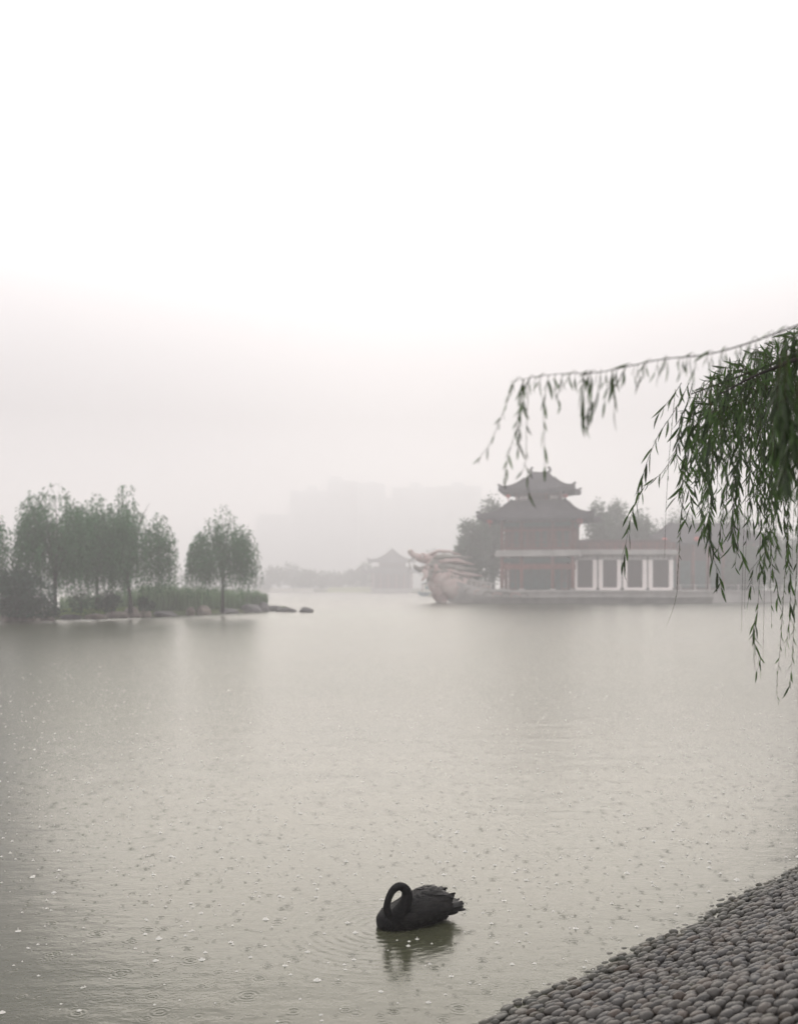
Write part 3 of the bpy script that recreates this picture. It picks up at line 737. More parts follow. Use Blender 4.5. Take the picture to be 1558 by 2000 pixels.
# gable part on top of the upper roof and its ridge
gb = MB(); gb.add([(-2.75, -1.65, 21.9), (2.75, -1.65, 21.9), (2.75, 1.65, 21.9), (-2.75, 1.65, 21.9), (-1.5, 0, 23.2), (1.5, 0, 23.2)], [(0, 1, 5, 4), (1, 2, 5), (2, 3, 4, 5), (3, 0, 4), (3, 2, 1, 0)])
gb.build('gable_roof', M['tile_roof'], tw)
rg = MB(); rg.tube([(-1.6, 0, 23.25), (0, 0, 23.1), (1.6, 0, 23.25)], .22, 6)
ridge = rg.build('ridge', M['tile_roof'], tw)
for s in (-1, 1):
    o_ = MB(); o_.tube([(1.5 * s, 0, 23.2), (1.75 * s, 0, 23.7), (1.5 * s, 0, 24.15), (1.2 * s, 0, 24.1)], [.3, .26, .2, .08], 7); o_.build('ridge_ornament', M['tile_roof'], ridge, smooth=True)

# --- red lanterns, each hangs from an eave
def lantern(px, py, d, label, r=.55):
    d *= SC; r *= SC; p = at(px, py, d); o = empty('red_lantern', p, label, 'lantern', 'red lanterns under the eaves')
    b = MB(); b.ball((0, 0, 0), (r, r, r * .85), 12, 8); b.build('lantern_body', M['lantern'], o, smooth=True)
    for s in (-1, 1):
        c = MB(); c.tube([(0, 0, s * r * .78), (0, 0, s * r * 1.0)], r * .4, 8); c.build('lantern_cap', M['brown_wood'], o)
    c = MB(); c.tube([(0, 0, r), (0, 0, r + .55)], .03, 5); c.build('cord', M['brown_wood'], o)
    c = MB(); c.tube([(0, 0, -r), (0, 0, -r - .5)], [.09, .12], 6); c.build('tassel', M['lantern'], o)
lantern(956, 1018, 168, 'red lantern under the left corner of the lower pavilion roof')
lantern(1131, 1016, 166, 'large red lantern under the right side of the lower pavilion roof', .75)
lantern(992, 969, 169, 'red lantern under the left corner of the top pavilion roof', .42)
lantern(1103, 968, 168, 'red lantern under the right corner of the top pavilion roof', .5)
lantern(1297, 1055, 190, 'red lantern on the hall behind, above the white panels', .6)
lantern(1360, 1053, 190, 'red lantern on the hall behind, among the willow shoots', .6)

# --- gallery with white framed dark panels
GX = at(1220, 1178, TD2); GX.z = 0
ga = empty('gallery', GX + Vector((0, 2.2, 0)), 'low gallery with white framed dark panels right of the pavilion', 'gallery'); ga.scale = (SC, SC, SC)
def G(px, py): return ((px - 1220) * TS, (1178 - py) * TS)
x0, x1 = G(1118, 0)[0], G(1322, 0)[0]
b = MB(); b.box(((x0 + x1) / 2, 2.4, 5.2), (x1 - x0 - .4, 4.2, 5.8)); b.build('back_wall', M['dark_panel'], ga)
b = MB(); b.box(((x0 + x1) / 2 - .2, 1.9, 8.75), (x1 - x0 + 1.4, 6.4, .5)); b.box(((x0 + x1) / 2 - .2, 2.1, 9.2), (x1 - x0 + .9, 5.9, .4)); b.build('roof_slab', M['stone'], ga)
b = MB(); b.box(((x0 + x1) / 2, .0, 8.22), (x1 - x0, .5, .5)); b.build('frieze', M['grey_stone_carving'], ga)
for i, (a, c) in enumerate(((1120, 1170), (1170, 1218), (1218, 1268), (1268, 1320))):
    a = G(a + 1.5, 0)[0]; c = G(c - 1.5, 0)[0]; zb, zt = 1.95 + .3, 7.55
    for k, (xx) in enumerate((a + .38, c - .38)):
        p = MB(); p.box((xx, -.3, (zb + zt) / 2 + .3), (.74, .5, zt - zb - .2)); p.build('white_pier', M['white'], ga)
    p = MB(); p.box(((a + c) / 2, -.36, zb + .18), (c - a - .4, .6, .58)); p.build('white_sill', M['white'], ga)
    p = MB(); p.box(((a + c) / 2, -.32, 7.72), (c - a, .5, .3)); p.build('lintel', M['stone'], ga)
    k = 5
    for q in range(k): 
        bb = MB(); wq = (c - a) / k; bb.box((a + wq * (q + .5), -.34, 8.02), (wq * .6, .5, .26)); bb.build('frieze_block', M['stone'], ga)
    pn = MB(); pn.box(((a + c) / 2, -.12, (zb + zt) / 2 + .2), (c - a - 1.5, .1, zt - zb - .4)); pan = pn.build('dark_panel', M['dark_panel'], ga)
    sl_ = MB(); n_ = 6
    for q in range(n_): sl_.box(((a + c) / 2 - (c - a - 1.5) / 2 + (c - a - 1.5) * (q + .5) / n_, -.2, (zb + zt) / 2 + .2), (.07, .05, zt - zb - .5))
    sl_.build('lattice_bar', M['brown_wood'], pan)
for i in range(13):
    x = x0 + .3 + (x1 - x0 - .6) * i / 12; p = MB(); p.box((x, -.6, 10.0), (.2, .2, 1.25)); p.build('rail_post', M['red_wood'], ga)
for z in (9.65, 10.2, 10.55):
    p = MB(); p.box(((x0 + x1) / 2, -.6, z), (x1 - x0, .1, .12)); p.build('handrail', M['red_wood'], ga)
p = MB(); p.box(((x0 + x1) / 2, 2.6, 10.3), (x1 - x0 - 1.0, 3.6, 1.8)); p.build('upper_wall', M['brown_wood'], ga)

# --- second hall behind, half hidden by the near willow
HX = at(1380, 1178, 192 * SC); HX.z = .4
ha = empty('hall', HX, 'dim hall with a wide grey roof behind the hanging willow leaves', 'hall'); ha.scale = (SC, SC, SC)
hs = 192 / FPX
b = MB(); b.box((0, 4, 6.2), (19, 8, 10.4)); b.build('wall', M['brown_wood'], ha)
hip_roof('roof', 0, 4, 11.6, 6.2, 11.2, 15.4, 6.2, .8, 1.1, ha, power=1.5)
for i in range(7):
    x = -9 + i * 3; c = MB(); c.tube([(x, -.7, 1.2), (x, -.7, 11)], .3, 8); c.build('column', M['red_wood'], ha, smooth=True)
for i in range(6):
    x = -7.5 + i * 3; c = MB(); c.box((x, -.15, 5.0), (2.2, .2, 5.4)); c.build('door_panel', M['teal'], ha)

# --- embankment wall to the right
ew = empty('embankment_wall', at(1480, 1178, 173 * SC), 'long low grey stone wall along the water behind the willow', 'wall'); ew.location.z = 0; ew.scale = (SC, SC, SC)
b = MB(); b.box((6, 1.0, .75), (42, 1.6, 2.4)); b.build('wall', M['stone'], ew)
for i in range(16):
    c = MB(); c.box((-13.7 + i * 2.62, .9, 2.08), (2.55, 2.0, .25)); c.build('coping_stone', M['stone'], ew)
for i in range(16):
    c = MB(); c.box((-13.7 + i * 2.62, .9, 2.75), (.24, .24, 1.1)); c.build('fence_post', M['stone'], ew)
c = MB(); c.box((6, .9, 3.15), (41, .1, .12)); c.build('rail', M['stone'], ew)

# --- trees behind the pavilion
G_B = 'trees behind the pavilion'
def btree(px, top, half, d, label, seed, n=7000):
    d *= SC; half *= 1.28; bushy('broadleaf_tree', px, 1165, d, top, half, M['leaf_back'], label, 'tree', G_B, n=n, leaf=.75, seed=seed, lobes=15, low=.06, loc=Vector(((px - 779) / FPX * d, d, 1.0)), ragged=.4)
btree(925, 1012, 36, 188, 'dense round tree left of the pavilion behind the dragon mane', 41)
btree(962, 985, 34, 196, 'tall tree showing between the two pavilion roofs on the left', 42)
btree(908, 1062, 30, 182, 'low spreading tree at the left foot of the pavilion', 43)
btree(1172, 985, 34, 194, 'tree just right of the lower pavilion roof', 44)
btree(1208, 976, 34, 200, 'tallest tree between the pavilion and the hall roof', 45)
btree(1246, 998, 30, 197, 'rounded tree left of the hall roof', 46)
btree(1192, 1008, 36, 206, 'broad low tree filling the space right of the lower pavilion roof', 52)
btree(1268, 1024, 34, 208, 'low tree tucked between the rounded tree and the hall roof', 53)
btree(1330, 986, 48, 222, 'dark tree rising over the hall roof', 47)
btree(1440, 990, 55, 224, 'dark tree behind the hanging willow shoots right of the hall', 48)
btree(1520, 1040, 45, 205, 'tree at the right edge above the embankment wall', 49)
btree(1590, 1020, 50, 210, 'tree cut by the right edge of the picture', 50)
btree(1455, 1070, 40, 190, 'low tree by the right end of the hall', 51)

# ------------------------------------------------------------------ far shore
fp_d = 600.0; fs = fp_d / FPX; FP = at(766, 1157, fp_d); FP.z = .5
fpv = empty('far_pavilion', FP, 'faint grey pavilion with a pointed roof fading in the mist', 'pavilion'); fpv.scale = (1.5, 1.5, 1.5)
b = MB(); b.box((0, 0, .4), (23, 14, 1.6)); b.build('terrace', M['stone'], fpv)
b = MB(); b.box((0, 0, 5.0), (15, 9, 8)); b.build('wall', M['brown_wood'], fpv)
for x in (-8, -4.8, -1.6, 1.6, 4.8, 8):
    c = MB(); c.tube([(x, -5.4, 1.2), (x, -5.4, 8)], .35, 7); c.build('column', M['red_wood'], fpv)
hip_roof('lower_roof', 0, 0, 11.2, 8, 7.6, 10.2, 7, 4.4, 1.0, fpv)
b = MB(); b.box((0, 0, 11), (11, 7, 3)); b.build('upper_wall', M['brown_wood'], fpv)
hip_roof('upper_roof', 0, 0, 9.6, 7.2, 12.2, 17.2, .5, .4, 1.0, fpv, power=1.9)
c = MB(); c.tube([(0, 0, 17), (0, 0, 18.2)], [.5, .1], 7); c.build('finial', M['tile_roof'], fpv)

# small boat moored behind the dragon head
MBX = at(843, 1163.5, 350); MBX.z = 0
bt = empty('moored_boat', MBX, 'blurred blue grey boat with a small cabin behind the dragon prow', 'boat'); bt.scale = (1.28, 1.28, 1.28)
bs_ = 272 / FPX; h = MB()
for x, w_, z0, z1 in ((-3.9, .3, .6, 1.5), (-3, 1, -.1, 1.15), (0, 1.3, -.2, 1.0), (3, 1.2, -.1, 1.15), (3.9, .8, .3, 1.4)):
    for y, z in ((-w_ * .7, z0), (-w_, z1), (w_, z1), (w_ * .7, z0)): h.add([(x, y, z)], [])
for i in range(4):
    for k in range(4): h.f.append((i * 4 + k, (i + 1) * 4 + k, (i + 1) * 4 + (k + 1) % 4, i * 4 + (k + 1) % 4))
h.f += [(0, 1, 2, 3), (19, 18, 17, 16)]; h.build('hull', M['boat_blue'], bt)
c = MB(); c.box((.2, 0, 2.2), (5, 1.9, 2.2)); cab = c.build('cabin', M['pale'], bt)
for x in (-1.6, -.2, 1.2):
    c = MB(); c.box((x + .2, -.97, 2.4), (.9, .08, .9)); c.build('window', M['boat_blue'], cab)
c = MB(); c.box((.2, 0, 3.45), (6.2, 2.6, .25)); c.box((.2, 0, 3.7), (4.6, 1.8, .3)); c.build('roof', M['tile_roof'], bt)
for x in (-2.7, 3.1):
    for y in (-1.1, 1.1):
        c = MB(); c.tube([(x, y, 1), (x, y, 3.4)], .09, 6); c.build('post', M['red_wood'], bt)
lantern(838, 1131, 290, 'small red lantern on the boat behind the dragon head', .75)

# pale walls and a lawn strip on the far shore
for px0, px1, lab in ((528, 572, 'left of two pale low walls across the lake'), (574, 612, 'right of two pale low walls across the lake')):
    a, c = at(px0, 1150, 578), at(px1, 1150, 578); o = empty('low_wall', Vector(((a.x + c.x) / 2, 578, 0)), lab, 'wall', 'pale walls on the far shore')
    b = MB(); b.box((0, 0, 1.0), (c.x - a.x, .6, 2.8)); b.build('wall', M['pale'], o)
    b = MB(); b.box((0, 0, 2.5), (c.x - a.x + .2, .9, .2)); b.build('coping', M['pale'], o)
lw = MB(); a, c = at(640, 1150, 585), at(725, 1150, 585)
lw.add([(a.x, 576, .0), (c.x, 576, .0), (c.x, 580, 1.6), (a.x, 580, 1.4), (c.x, 600, 3.4), (a.x, 600, 3.0)], [(0, 1, 2, 3), (3, 2, 4, 5)])
tag(lw.build('lawn', M['lawn']), kind='structure')
rs = random.Random(77); tr_l = ['round misty tree on the far shore', 'low misty tree on the far shore']
k = 0
for px, top, half in ((470, 1092, 26), (505, 1108, 22), (545, 1100, 28), (572, 1096, 20), (600, 1106, 24), (628, 1110, 22), (655, 1112, 20), (690, 1104, 24), (712, 1094, 22), (845, 1070, 26), (878, 1080, 24), (330, 1090, 34), (380, 1100, 30), (425, 1096, 30), (290, 1085, 34), (240, 1090, 34), (180, 1085, 34), (30, 1090, 40), (100, 1088, 36)):
    d = rs.uniform(610, 660); nm = 'broadleaf_tree'
    bushy(nm, px, 1150, d, top + 8, half * 1.35, M['leaf_back'], 'one of the pale grey trees fading in mist along the far shore', 'tree', 'misty trees on the far shore', n=1000, leaf=1.9, seed=100 + k, lobes=10, loc=Vector(((px - 779) / FPX * d, d, 1.0)), ragged=.5, low=.03); k += 1

# apartment blocks lost in the mist
def block(px0, px1, top, d, label, caps=()):
    s = d / FPX; x0_, x1_ = (px0 - 779) * s, (px1 - 779) * s; Ht = CAM_H - (top - HOR) * s; o = empty('apartment_block', Vector(((x0_ + x1_) / 2, d, 0)), label, 'building', 'apartment blocks in the mist')
    w_ = x1_ - x0_; b = MB(); b.box((0, 8, Ht / 2), (w_, 16, Ht)); bd = b.build('wall', M['concrete'], o)
    fl_ = MB(); k = 2
    while k * 3.2 < Ht: fl_.box((0, -.3, k * 3.2), (w_ * .9, .9, .9)); k += 1
    q = fl_.build('balcony_band', M['concrete'], bd)
    for a, c, t in caps:
        x = (a + c) / 2; x = (x - (px0 + px1) / 2) * s; hh = (top - t) * s; b = MB(); b.box((x, 8, Ht + hh / 2 - .05), ((c - a) * s, 9, hh)); b.build('roof_house', M['concrete'], o)
block(566, 640, 958, 1130, 'leftmost misty apartment block across the lake', ((600, 620, 948),))
block(640, 700, 940, 1080, 'misty block with a stepped top left of centre', ((645, 668, 930),))
block(700, 752, 944, 1150, 'misty block between the stepped one and the gap', ((720, 735, 939),))
block(748, 772, 972, 1180, 'low misty block filling the gap between the two taller groups')
block(766, 800, 953, 1090, 'narrow misty block right of the gap')
block(800, 856, 951, 1130, 'misty block with a roof house above the far pavilion', ((800, 822, 941),))
block(856, 940, 949, 1080, 'rightmost misty apartment block beside the pavilion', ((882, 905, 941),))
block(500, 566, 1004, 1160, 'low misty block at the left end of the row')
block(380, 470, 1030, 1180, 'low misty block behind the lone slim willow')

# ------------------------------------------------------------------ black swan
swan = empty('black_swan', SW, 'black swan floating with its neck looped down to preen its breast', 'swan', rz=SW_RZ)
bm_ = MB(); S = [(-.405, .02, .06, .10), (-.385, .085, -.02, .135), (-.33, .145, -.05, .175), (-.24, .18, -.07, .205), (-.14, .197, -.07, .245), (-.04, .203, -.07, .295), (.06, .198, -.07, .325), (.16, .178, -.06, .33), (.26, .14, -.03, .28), (.35, .09, .02, .20), (.42, .045, .05, .14)]
nn = 20
for x, w_, z0, z1 in S:
    for k in range(nn):
        a = 2 * pi * k / nn; zz = sin(a); yy = cos(a)
        bm_.add([(x, w_ * math.copysign(abs(yy) ** .9, yy), (z0 + z1) / 2 + (z1 - z0) / 2 * zz)], [])
for i in range(len(S) - 1):
    for k in range(nn): bm_.f.append((i * nn + k, i * nn + (k + 1) % nn, (i + 1) * nn + (k + 1) % nn, (i + 1) * nn + k))
bm_.f.append(tuple(range(nn))[::-1]); bm_.f.append(tuple((len(S) - 1) * nn + k for k in range(nn)))
np_, nr_ = spline([(-.27, -.06, .06), (-.22, -.10, .15), (-.165, -.125, .25), (-.14, -.13, .335), (-.165, -.135, .405), (-.235, -.14, .44), (-.305, -.145, .405), (-.348, -.145, .33), (-.362, -.14, .25), (-.352, -.14, .195), (-.32, -.145, .16)],
                  [.10, .088, .068, .056, .047, .041, .037, .034, .038, .042, .028])
bm_.tube(np_, nr_, 14)
body = bm_.build('body', M['plumage'], swan, smooth=True)
rm = body.modifiers.new('r', 'REMESH'); rm.mode = 'VOXEL'; rm.voxel_size = .009; rm.use_smooth_shade = True
sm = body.modifiers.new('s', 'SMOOTH'); sm.factor = .5; sm.iterations = 4
dg = bpy.context.evaluated_depsgraph_get(); me2 = bpy.data.meshes.new_from_object(body.evaluated_get(dg)); body.modifiers.clear(); old = body.data; body.data = me2
if not me2.materials: me2.materials.append(M['plumage'])
me2.name = 'swan_body'
bl_ = MB(); bl_.tube([(-.335, -.125, .165), (-.30, -.10, .13), (-.27, -.08, .10)], [.022, .016, .008], 8, flat=.7); bl_.build('bill', M['bill'], swan, smooth=True)
ey = MB(); ey.ball((-.37, -.172, .212), (.005, .005, .005), 8, 6); ey.build('eye', M['bill'], swan, smooth=True)

def feather(mb, p, d, nrm, ln, wd, curl):
    d = d.normalized(); s_ = d.cross(nrm).normalized(); nrm = s_.cross(d).normalized(); K = 4; v = []
    for k in range(K + 1):
        t = k / K; w_ = wd * min(1, .45 + 1.6 * t) * (1 - .62 * t ** 5) * .5; c = p + d * ln * t + nrm * (curl * ln * t * t)
        v += [(c - s_ * w_)[:], (c + nrm * wd * .16 * (1 - t * .5))[:], (c + s_ * w_)[:]]
    f = []
    for k in range(K): o = k * 3; f += [(o, o + 1, o + 4, o + 3), (o + 1, o + 2, o + 5, o + 4)]
    mb.add(v, f)
def body_pt(x, a):
    xs_ = [s[0] for s in S]; w_ = np.interp(x, xs_, [s[1] for s in S]); z0 = np.interp(x, xs_, [s[2] for s in S]); z1 = np.interp(x, xs_, [s[3] for s in S])
    yy, zz = cos(a), sin(a); return Vector((x, w_ * math.copysign(abs(yy) ** .9, yy), (z0 + z1) / 2 + (z1 - z0) / 2 * zz))
rs = random.Random(5)
for side, lab in ((-1, 'near folded wing with ruffled feathers'), (1, None)):
    mb = MB()
    for row in range(13):
        x = -.20 + row * .042
        for j in range(11):
            a = R(8 + j * 7.8 + rs.uniform(-3, 3))
            a2 = pi - a if side < 0 else a
            # angle measured from the side (0) to the top (90 deg)
            p = body_pt(x + rs.uniform(-.015, .015), a2 if side > 0 else a2)
            if side < 0: p = Vector((p.x, -abs(p.y), p.z))
            nrm = Vector((0, p.y * 1.2, (p.z - .12))).normalized()
            ruff = max(0, 1 - abs(x - .14) / .16) * max(0, 1 - abs(j - 8) / 4)
            d = Vector((1, .05 * side, -.18 + .10 * (x < 0) + rs.gauss(0, .12))) + nrm * (.08 + .30 * ruff + rs.uniform(0, .10))
            big = .55 + .6 * row / 12 - (.35 if row > 10 else 0)
            feather(mb, p + nrm * (.002 + .016 * ruff), d, nrm, (.085 * big) * rs.uniform(.8, 1.2), .045 * big * rs.uniform(.8, 1.2), rs.uniform(-.05, .12) - .25 * ruff)
    # long primaries along the lower wing edge
    for j in range(9):
        z = .10 + j * .018; p = Vector((.10 + .012 * j, side * (.19 - .004 * j), z)); feather(mb, p, Vector((1, -.28 * side, -.02 + .02 * j)), Vector((0, side, .25)), .235, .05, -.03)
    o = mb.build('wing', M['feather'], swan, smooth=True)
    if lab: o['label'] = lab
# curled ruffles on the back
mb = MB()
for i in range(70):
    x = rs.uniform(.06, .27); y = rs.uniform(-.12, .12); p = Vector((x, y, .312 - 1.3 * y * y - .4 * max(0, x - .17)))
    feather(mb, p, Vector((1, rs.gauss(0, .35), rs.uniform(.05, .42))), Vector((0, y * 2, 1)), rs.uniform(.07, .14), rs.uniform(.04, .065), rs.uniform(-.6, -.1))
mb.build('back_ruffle', M['feather'], swan, smooth=True)
mb = MB()
for i in range(22):
    t = i / 21 * 2 - 1; p = Vector((.33, .07 * t, .11 + .03 * rs.random())); feather(mb, p, Vector((1, .34 * t, .10 + rs.uniform(-.20, .20))), Vector((0, .3 * t, 1)), rs.uniform(.16, .20), .085, rs.uniform(-.1, .1))
for i in range(14):
    t = i / 13 * 2 - 1; p = Vector((.30, .08 * t, .04 + .03 * rs.random())); feather(mb, p, Vector((1, .2 * t, .12 + rs.uniform(-.08, .1))), Vector((0, .3 * t, 1)), rs.uniform(.10, .16), .055, .0)
mb.build('tail', M['feather'], swan, smooth=True)
mb = MB()                                                        # breast and flank feathers
for i in range(520):
    x = rs.uniform(-.37, .28); a = rs.uniform(-.55, 1.0); sd = rs.choice((-1, -1, 1)); p = body_pt(x, a); p = Vector((p.x, sd * abs(p.y), p.z))
    if p.z < .0: continue
    nrm = Vector((-.5 if x < -.3 else 0, p.y * 1.3, p.z - .12)).normalized()
    d = Vector((1, 0, rs.gauss(0, .18))) + nrm * rs.uniform(.05, .25); d -= nrm * max(0, d.dot(nrm) - .25)
    feather(mb, p + nrm * .001, d, nrm, rs.uniform(.03, .055), rs.uniform(.02, .034), rs.uniform(-.1, .1))
o = mb.build('breast_feathers', M['feather'], swan, smooth=True); o['kind'] = 'stuff'

# ------------------------------------------------------------------ rain bubbles and splashes on the lake
M['bubble'] = mat('bubble_film', (.50, .49, .45), .12, .1, 30, spec=.6)
g = np.random.default_rng(9); V, F, off = [], [], 0
nb = 0; bm_v = []
while nb < 4400:
    d = 7.2 + 72 * g.beta(1.45, 3.4); x = g.uniform(-.44, .44) * d
    q = Vector((x, d, 0)); vb = (q - B0).dot(BN)
    if vb > -.05: continue
    ls = q - SW; lx = ls.x * cos(SW_RZ) + ls.y * sin(SW_RZ); ly = -ls.x * sin(SW_RZ) + ls.y * cos(SW_RZ)
    if abs(lx) < .6 and abs(ly) < .32: continue
    r = min(.021, .0092 * math.exp(g.normal(0, .40))); kind = g.random()
    nu = 8
    if kind < .80:
        prof = ((1.7, .0), (1.25, .10), (1.0, .28), (.80, .62), (.42, .88), (0.05, .97))
    else:                                                        # small splash spike
        r *= .8; prof = ((1.8, .0), (1.1, .12), (.5, .5), (.28, 1.2), (.22, 1.9), (.03, 2.2))
    for pr, pz in prof:
        for i in range(nu):
            a = 2 * pi * i / nu; V.append((x + r * pr * cos(a), d + r * pr * sin(a), .0015 + r * pz))
    for k in range(len(prof) - 1):
        for i in range(nu):
            j = (i + 1) % nu; F.append((off + k * nu + i, off + k * nu + j, off + (k + 1) * nu + j, off + (k + 1) * nu + i))
    off += len(prof) * nu; nb += 1
mb = MB(); mb.v = V; mb.f = F; mb.n = off
tag(mb.build('rain_bubbles', M['bubble'], smooth=True), 'rain bubbles and splashes dotting the lake', 'bubbles', kind='stuff')

# ------------------------------------------------------------------ the near willow at the right
WT = Vector((7.2, 6.2, 1.8))
wil = empty('willow_tree', WT, 'near weeping willow whose leafy shoots hang into the picture at top right', 'tree')
def W(p): return Vector(p) - WT
tk = MB(); tk.tube([W((7.25, 6.2, 1.5)), W((7.15, 6.2, 2.6)), W((7.1, 6.25, 3.6)), W((7.2, 6.3, 4.6)), W((7.4, 6.3, 5.8)), W((7.6, 6.2, 7.0))], [.36, .29, .26, .24, .18, .06], 14)
tk.build('trunk', M['bark'], wil, smooth=True)
limbs = [
 [(7.15, 6.2, 3.9), (5.6, 6.8, 5.3), (4.2, 7.0, 5.45), (3.2, 7.05, 5.2), (2.6, 7.05, 4.98), (2.12, 7.0, 4.80)],
 [(7.15, 6.25, 4.2), (5.8, 7.6, 5.6), (4.6, 8.1, 5.75), (3.7, 8.2, 5.5), (3.0, 8.2, 5.15), (2.75, 8.2, 4.98)],
 [(7.15, 6.2, 3.7), (5.2, 6.0, 4.9), (3.8, 6.0, 5.1), (2.9, 6.0, 4.95), (2.3, 6.0, 4.75), (2.0, 6.0, 4.60)],
 [(7.2, 6.15, 4.4), (5.4, 5.2, 5.2), tuple(at(1900, 500, 4.6)), tuple(at(1560, 634, 4.4)), tuple(at(1400, 688, 4.3)), tuple(at(1290, 702, 4.2)), tuple(at(1170, 727, 4.2)), tuple(at(1090, 730, 4.2)), tuple(at(1000, 744, 4.2))],
 [(7.15, 6.15, 3.9), (5.0, 5.0, 4.85), (3.4, 4.4, 4.66), (2.3, 4.3, 4.42), (1.9, 4.3, 4.32), (1.7, 4.3, 4.22)]]
for i, lp in enumerate(limbs):
    pts, rr = spline([W(p) for p in lp], [.11, .06, .035, .02, .010, .004][:len(lp)] if i < 3 else [.08, .03, .010, .0040, .0030, .0025, .0020, .0014, .0009][:len(lp)], 5)
    b = MB(); b.tube(pts, rr, 7); b.build('limb', M['bark'], wil, smooth=True)

def leaf_mesh(seed, ln=1.0):
    r = random.Random(seed); K = 5; v = []; bend = r.uniform(-.16, .16); droop = r.uniform(.02, .16)
    for k in range(K + 1):
        t = k / K; w_ = .5 * (sin(pi * (t * .97 + .015)) ** .85) * (1 - .28 * t) * .165; x = t
        c = Vector((x, bend * t * t, -droop * t * t)); v += [(c + Vector((0, -w_, w_ * .35)))[:], c[:], (c + Vector((0, w_, w_ * .35)))[:]]
    f = []
    for k in range(K): o = 3 * k; f += [(o, o + 1, o + 4, o + 3), (o + 1, o + 2, o + 5, o + 4)]
    mb = MB(); mb.add(v, f); return mb
lm = [leaf_mesh(i) for i in range(6)]; leaf_me = [q.mesh('leaf', M['leaf_near'], True) for q in lm]; leaf_np = [np.array(q.v) for q in lm]; leaf_f = lm[0].f
LEAVES = []; rs = random.Random(23)
def shoot(ctrl, r0=.0028, start=0.0, dens=1.0, lsize=.12, spread=.5, end_bare=0.0, small=0.0, below=99.0):
    """a hanging shoot through world points; leaves alternate along it"""
    pts, rr = spline(ctrl, [r0 + (.0009 - r0) * i / (len(ctrl) - 1) for i in range(len(ctrl))], 5)
    b = MB(); b.tube([p - WT for p in pts], rr, 5); b.build('hanging_twig', M['twig'], wil, smooth=True)
    seg = [(pts[i + 1] - pts[i]).length for i in range(len(pts) - 1)]; tot = sum(seg); s = start * tot + .02; k = 0
    while s < tot * (1 - end_bare):
        acc = 0
        for i, L_ in enumerate(seg):
            if acc + L_ >= s: break
            acc += L_
        t = (s - acc) / seg[i]; p = pts[i].lerp(pts[i + 1], t)
        if p.z > below: s += .03; continue
        tan = (pts[i + 1] - pts[i]).normalized()
        a = k * 2.4 + rs.uniform(-.5, .5); side = Vector((cos(a), sin(a), 0)); fr = s / tot
        d = (tan * rs.uniform(.7, 1.2) + side * spread * rs.uniform(.5, 1.3) + Vector((0, 0, -.45))).normalized()
        sz = lsize * rs.uniform(.65, 1.25) * (1 - small * fr)
        LEAVES.append((p, d, rs.uniform(0, 6.28), sz)); k += 1; s += rs.uniform(.018, .042) / dens
def seen_pts(lst, d, dd=0.0):
    return [at(px, py, d + dd * i / max(1, len(lst) - 1)) for i, (px, py) in enumerate(lst)]
# shoots one can pick out in the photograph
named = [
 ([(1345, 748), (1318, 800), (1285, 850), (1262, 905), (1246, 960), (1230, 1015), (1222, 1060), (1216, 1110)], 6.9, dict(dens=.55, lsize=.135)),
 ([(1352, 748), (1335, 810), (1318, 880), (1290, 925), (1262, 945), (1240, 985), (1222, 1012)], 7.0, dict(dens=.75, lsize=.10)),
 ([(1330, 748), (1312, 775), (1295, 795), (1282, 815)], 6.9, dict(dens=.8, lsize=.12)),
 ([(1385, 752), (1362, 830), (1345, 920), (1330, 1000), (1326, 1070), (1322, 1130), (1320, 1165), (1308, 1205), (1300, 1222)], 7.1, dict(dens=1.0, lsize=.085, small=.75, end_bare=.06)),
 ([(1402, 752), (1392, 850), (1388, 950), (1384, 1030), (1392, 1085), (1404, 1130), (1408, 1150)], 7.0, dict(dens=.9, lsize=.135)),
 ([(1450, 752), (1440, 850), (1436, 950), (1430, 1040), (1446, 1080), (1452, 1100)], 7.2, dict(dens=.9, lsize=.13)),
 ([(1478, 752), (1482, 880), (1484, 1000), (1482, 1120), (1478, 1200), (1470, 1260), (1474, 1310)], 7.3, dict(dens=.35, lsize=.10)),
 ([(1474, 1205), (1470, 1235), (1474, 1262), (1484, 1290), (1476, 1312)], 7.3, dict(dens=1.3, lsize=.10, r0=.0015)),
 ([(1536, 752), (1540, 900), (1536, 1050), (1528, 1180), (1522, 1270), (1516, 1340), (1520, 1382)], 7.0, dict(dens=.7, lsize=.075, small=.4)),
 ([(1526, 752), (1530, 880), (1530, 1000), (1542, 1120), (1540, 1220), (1534, 1262)], 7.4, dict(dens=.8, lsize=.10)),
 ([(1560, 752), (1558, 900), (1556, 1060), (1550, 1200), (1546, 1290), (1540, 1345)], 6.8, dict(dens=.55, lsize=.08)),
 ([(1498, 752), (1500, 900), (1502, 1040), (1506, 1100), (1516, 1150), (1518, 1180)], 7.4, dict(dens=.7, lsize=.11)),
 ([(1470, 1110), (1466, 1140), (1462, 1170)], 7.3, dict(dens=.9, lsize=.10, r0=.0012)),
 ([(1505, 752), (1506, 950), (1504, 1120), (1506, 1220)], 7.6, dict(dens=.25, lsize=.05)),
]
named[12][0].insert(0, (1484, 1090))
for c, d, kw in named: shoot(seen_pts(c, d), **kw)
for x, y0, y1, d in ((1300, 760, 1090, 7.1), (1384, 760, 1150, 7.2), (1450, 760, 1232, 7.0), (1456, 760, 1190, 7.3), (1492, 760, 1300, 7.2), (1548, 760, 1130, 7.0)):   # bare threads
    shoot(seen_pts([(x + 18, y0), (x + 6, y0 + (y1 - y0) * .4), (x, y0 + (y1 - y0) * .7), (x - 3, y1)], d), r0=.002, dens=.16, lsize=.05, end_bare=.3)
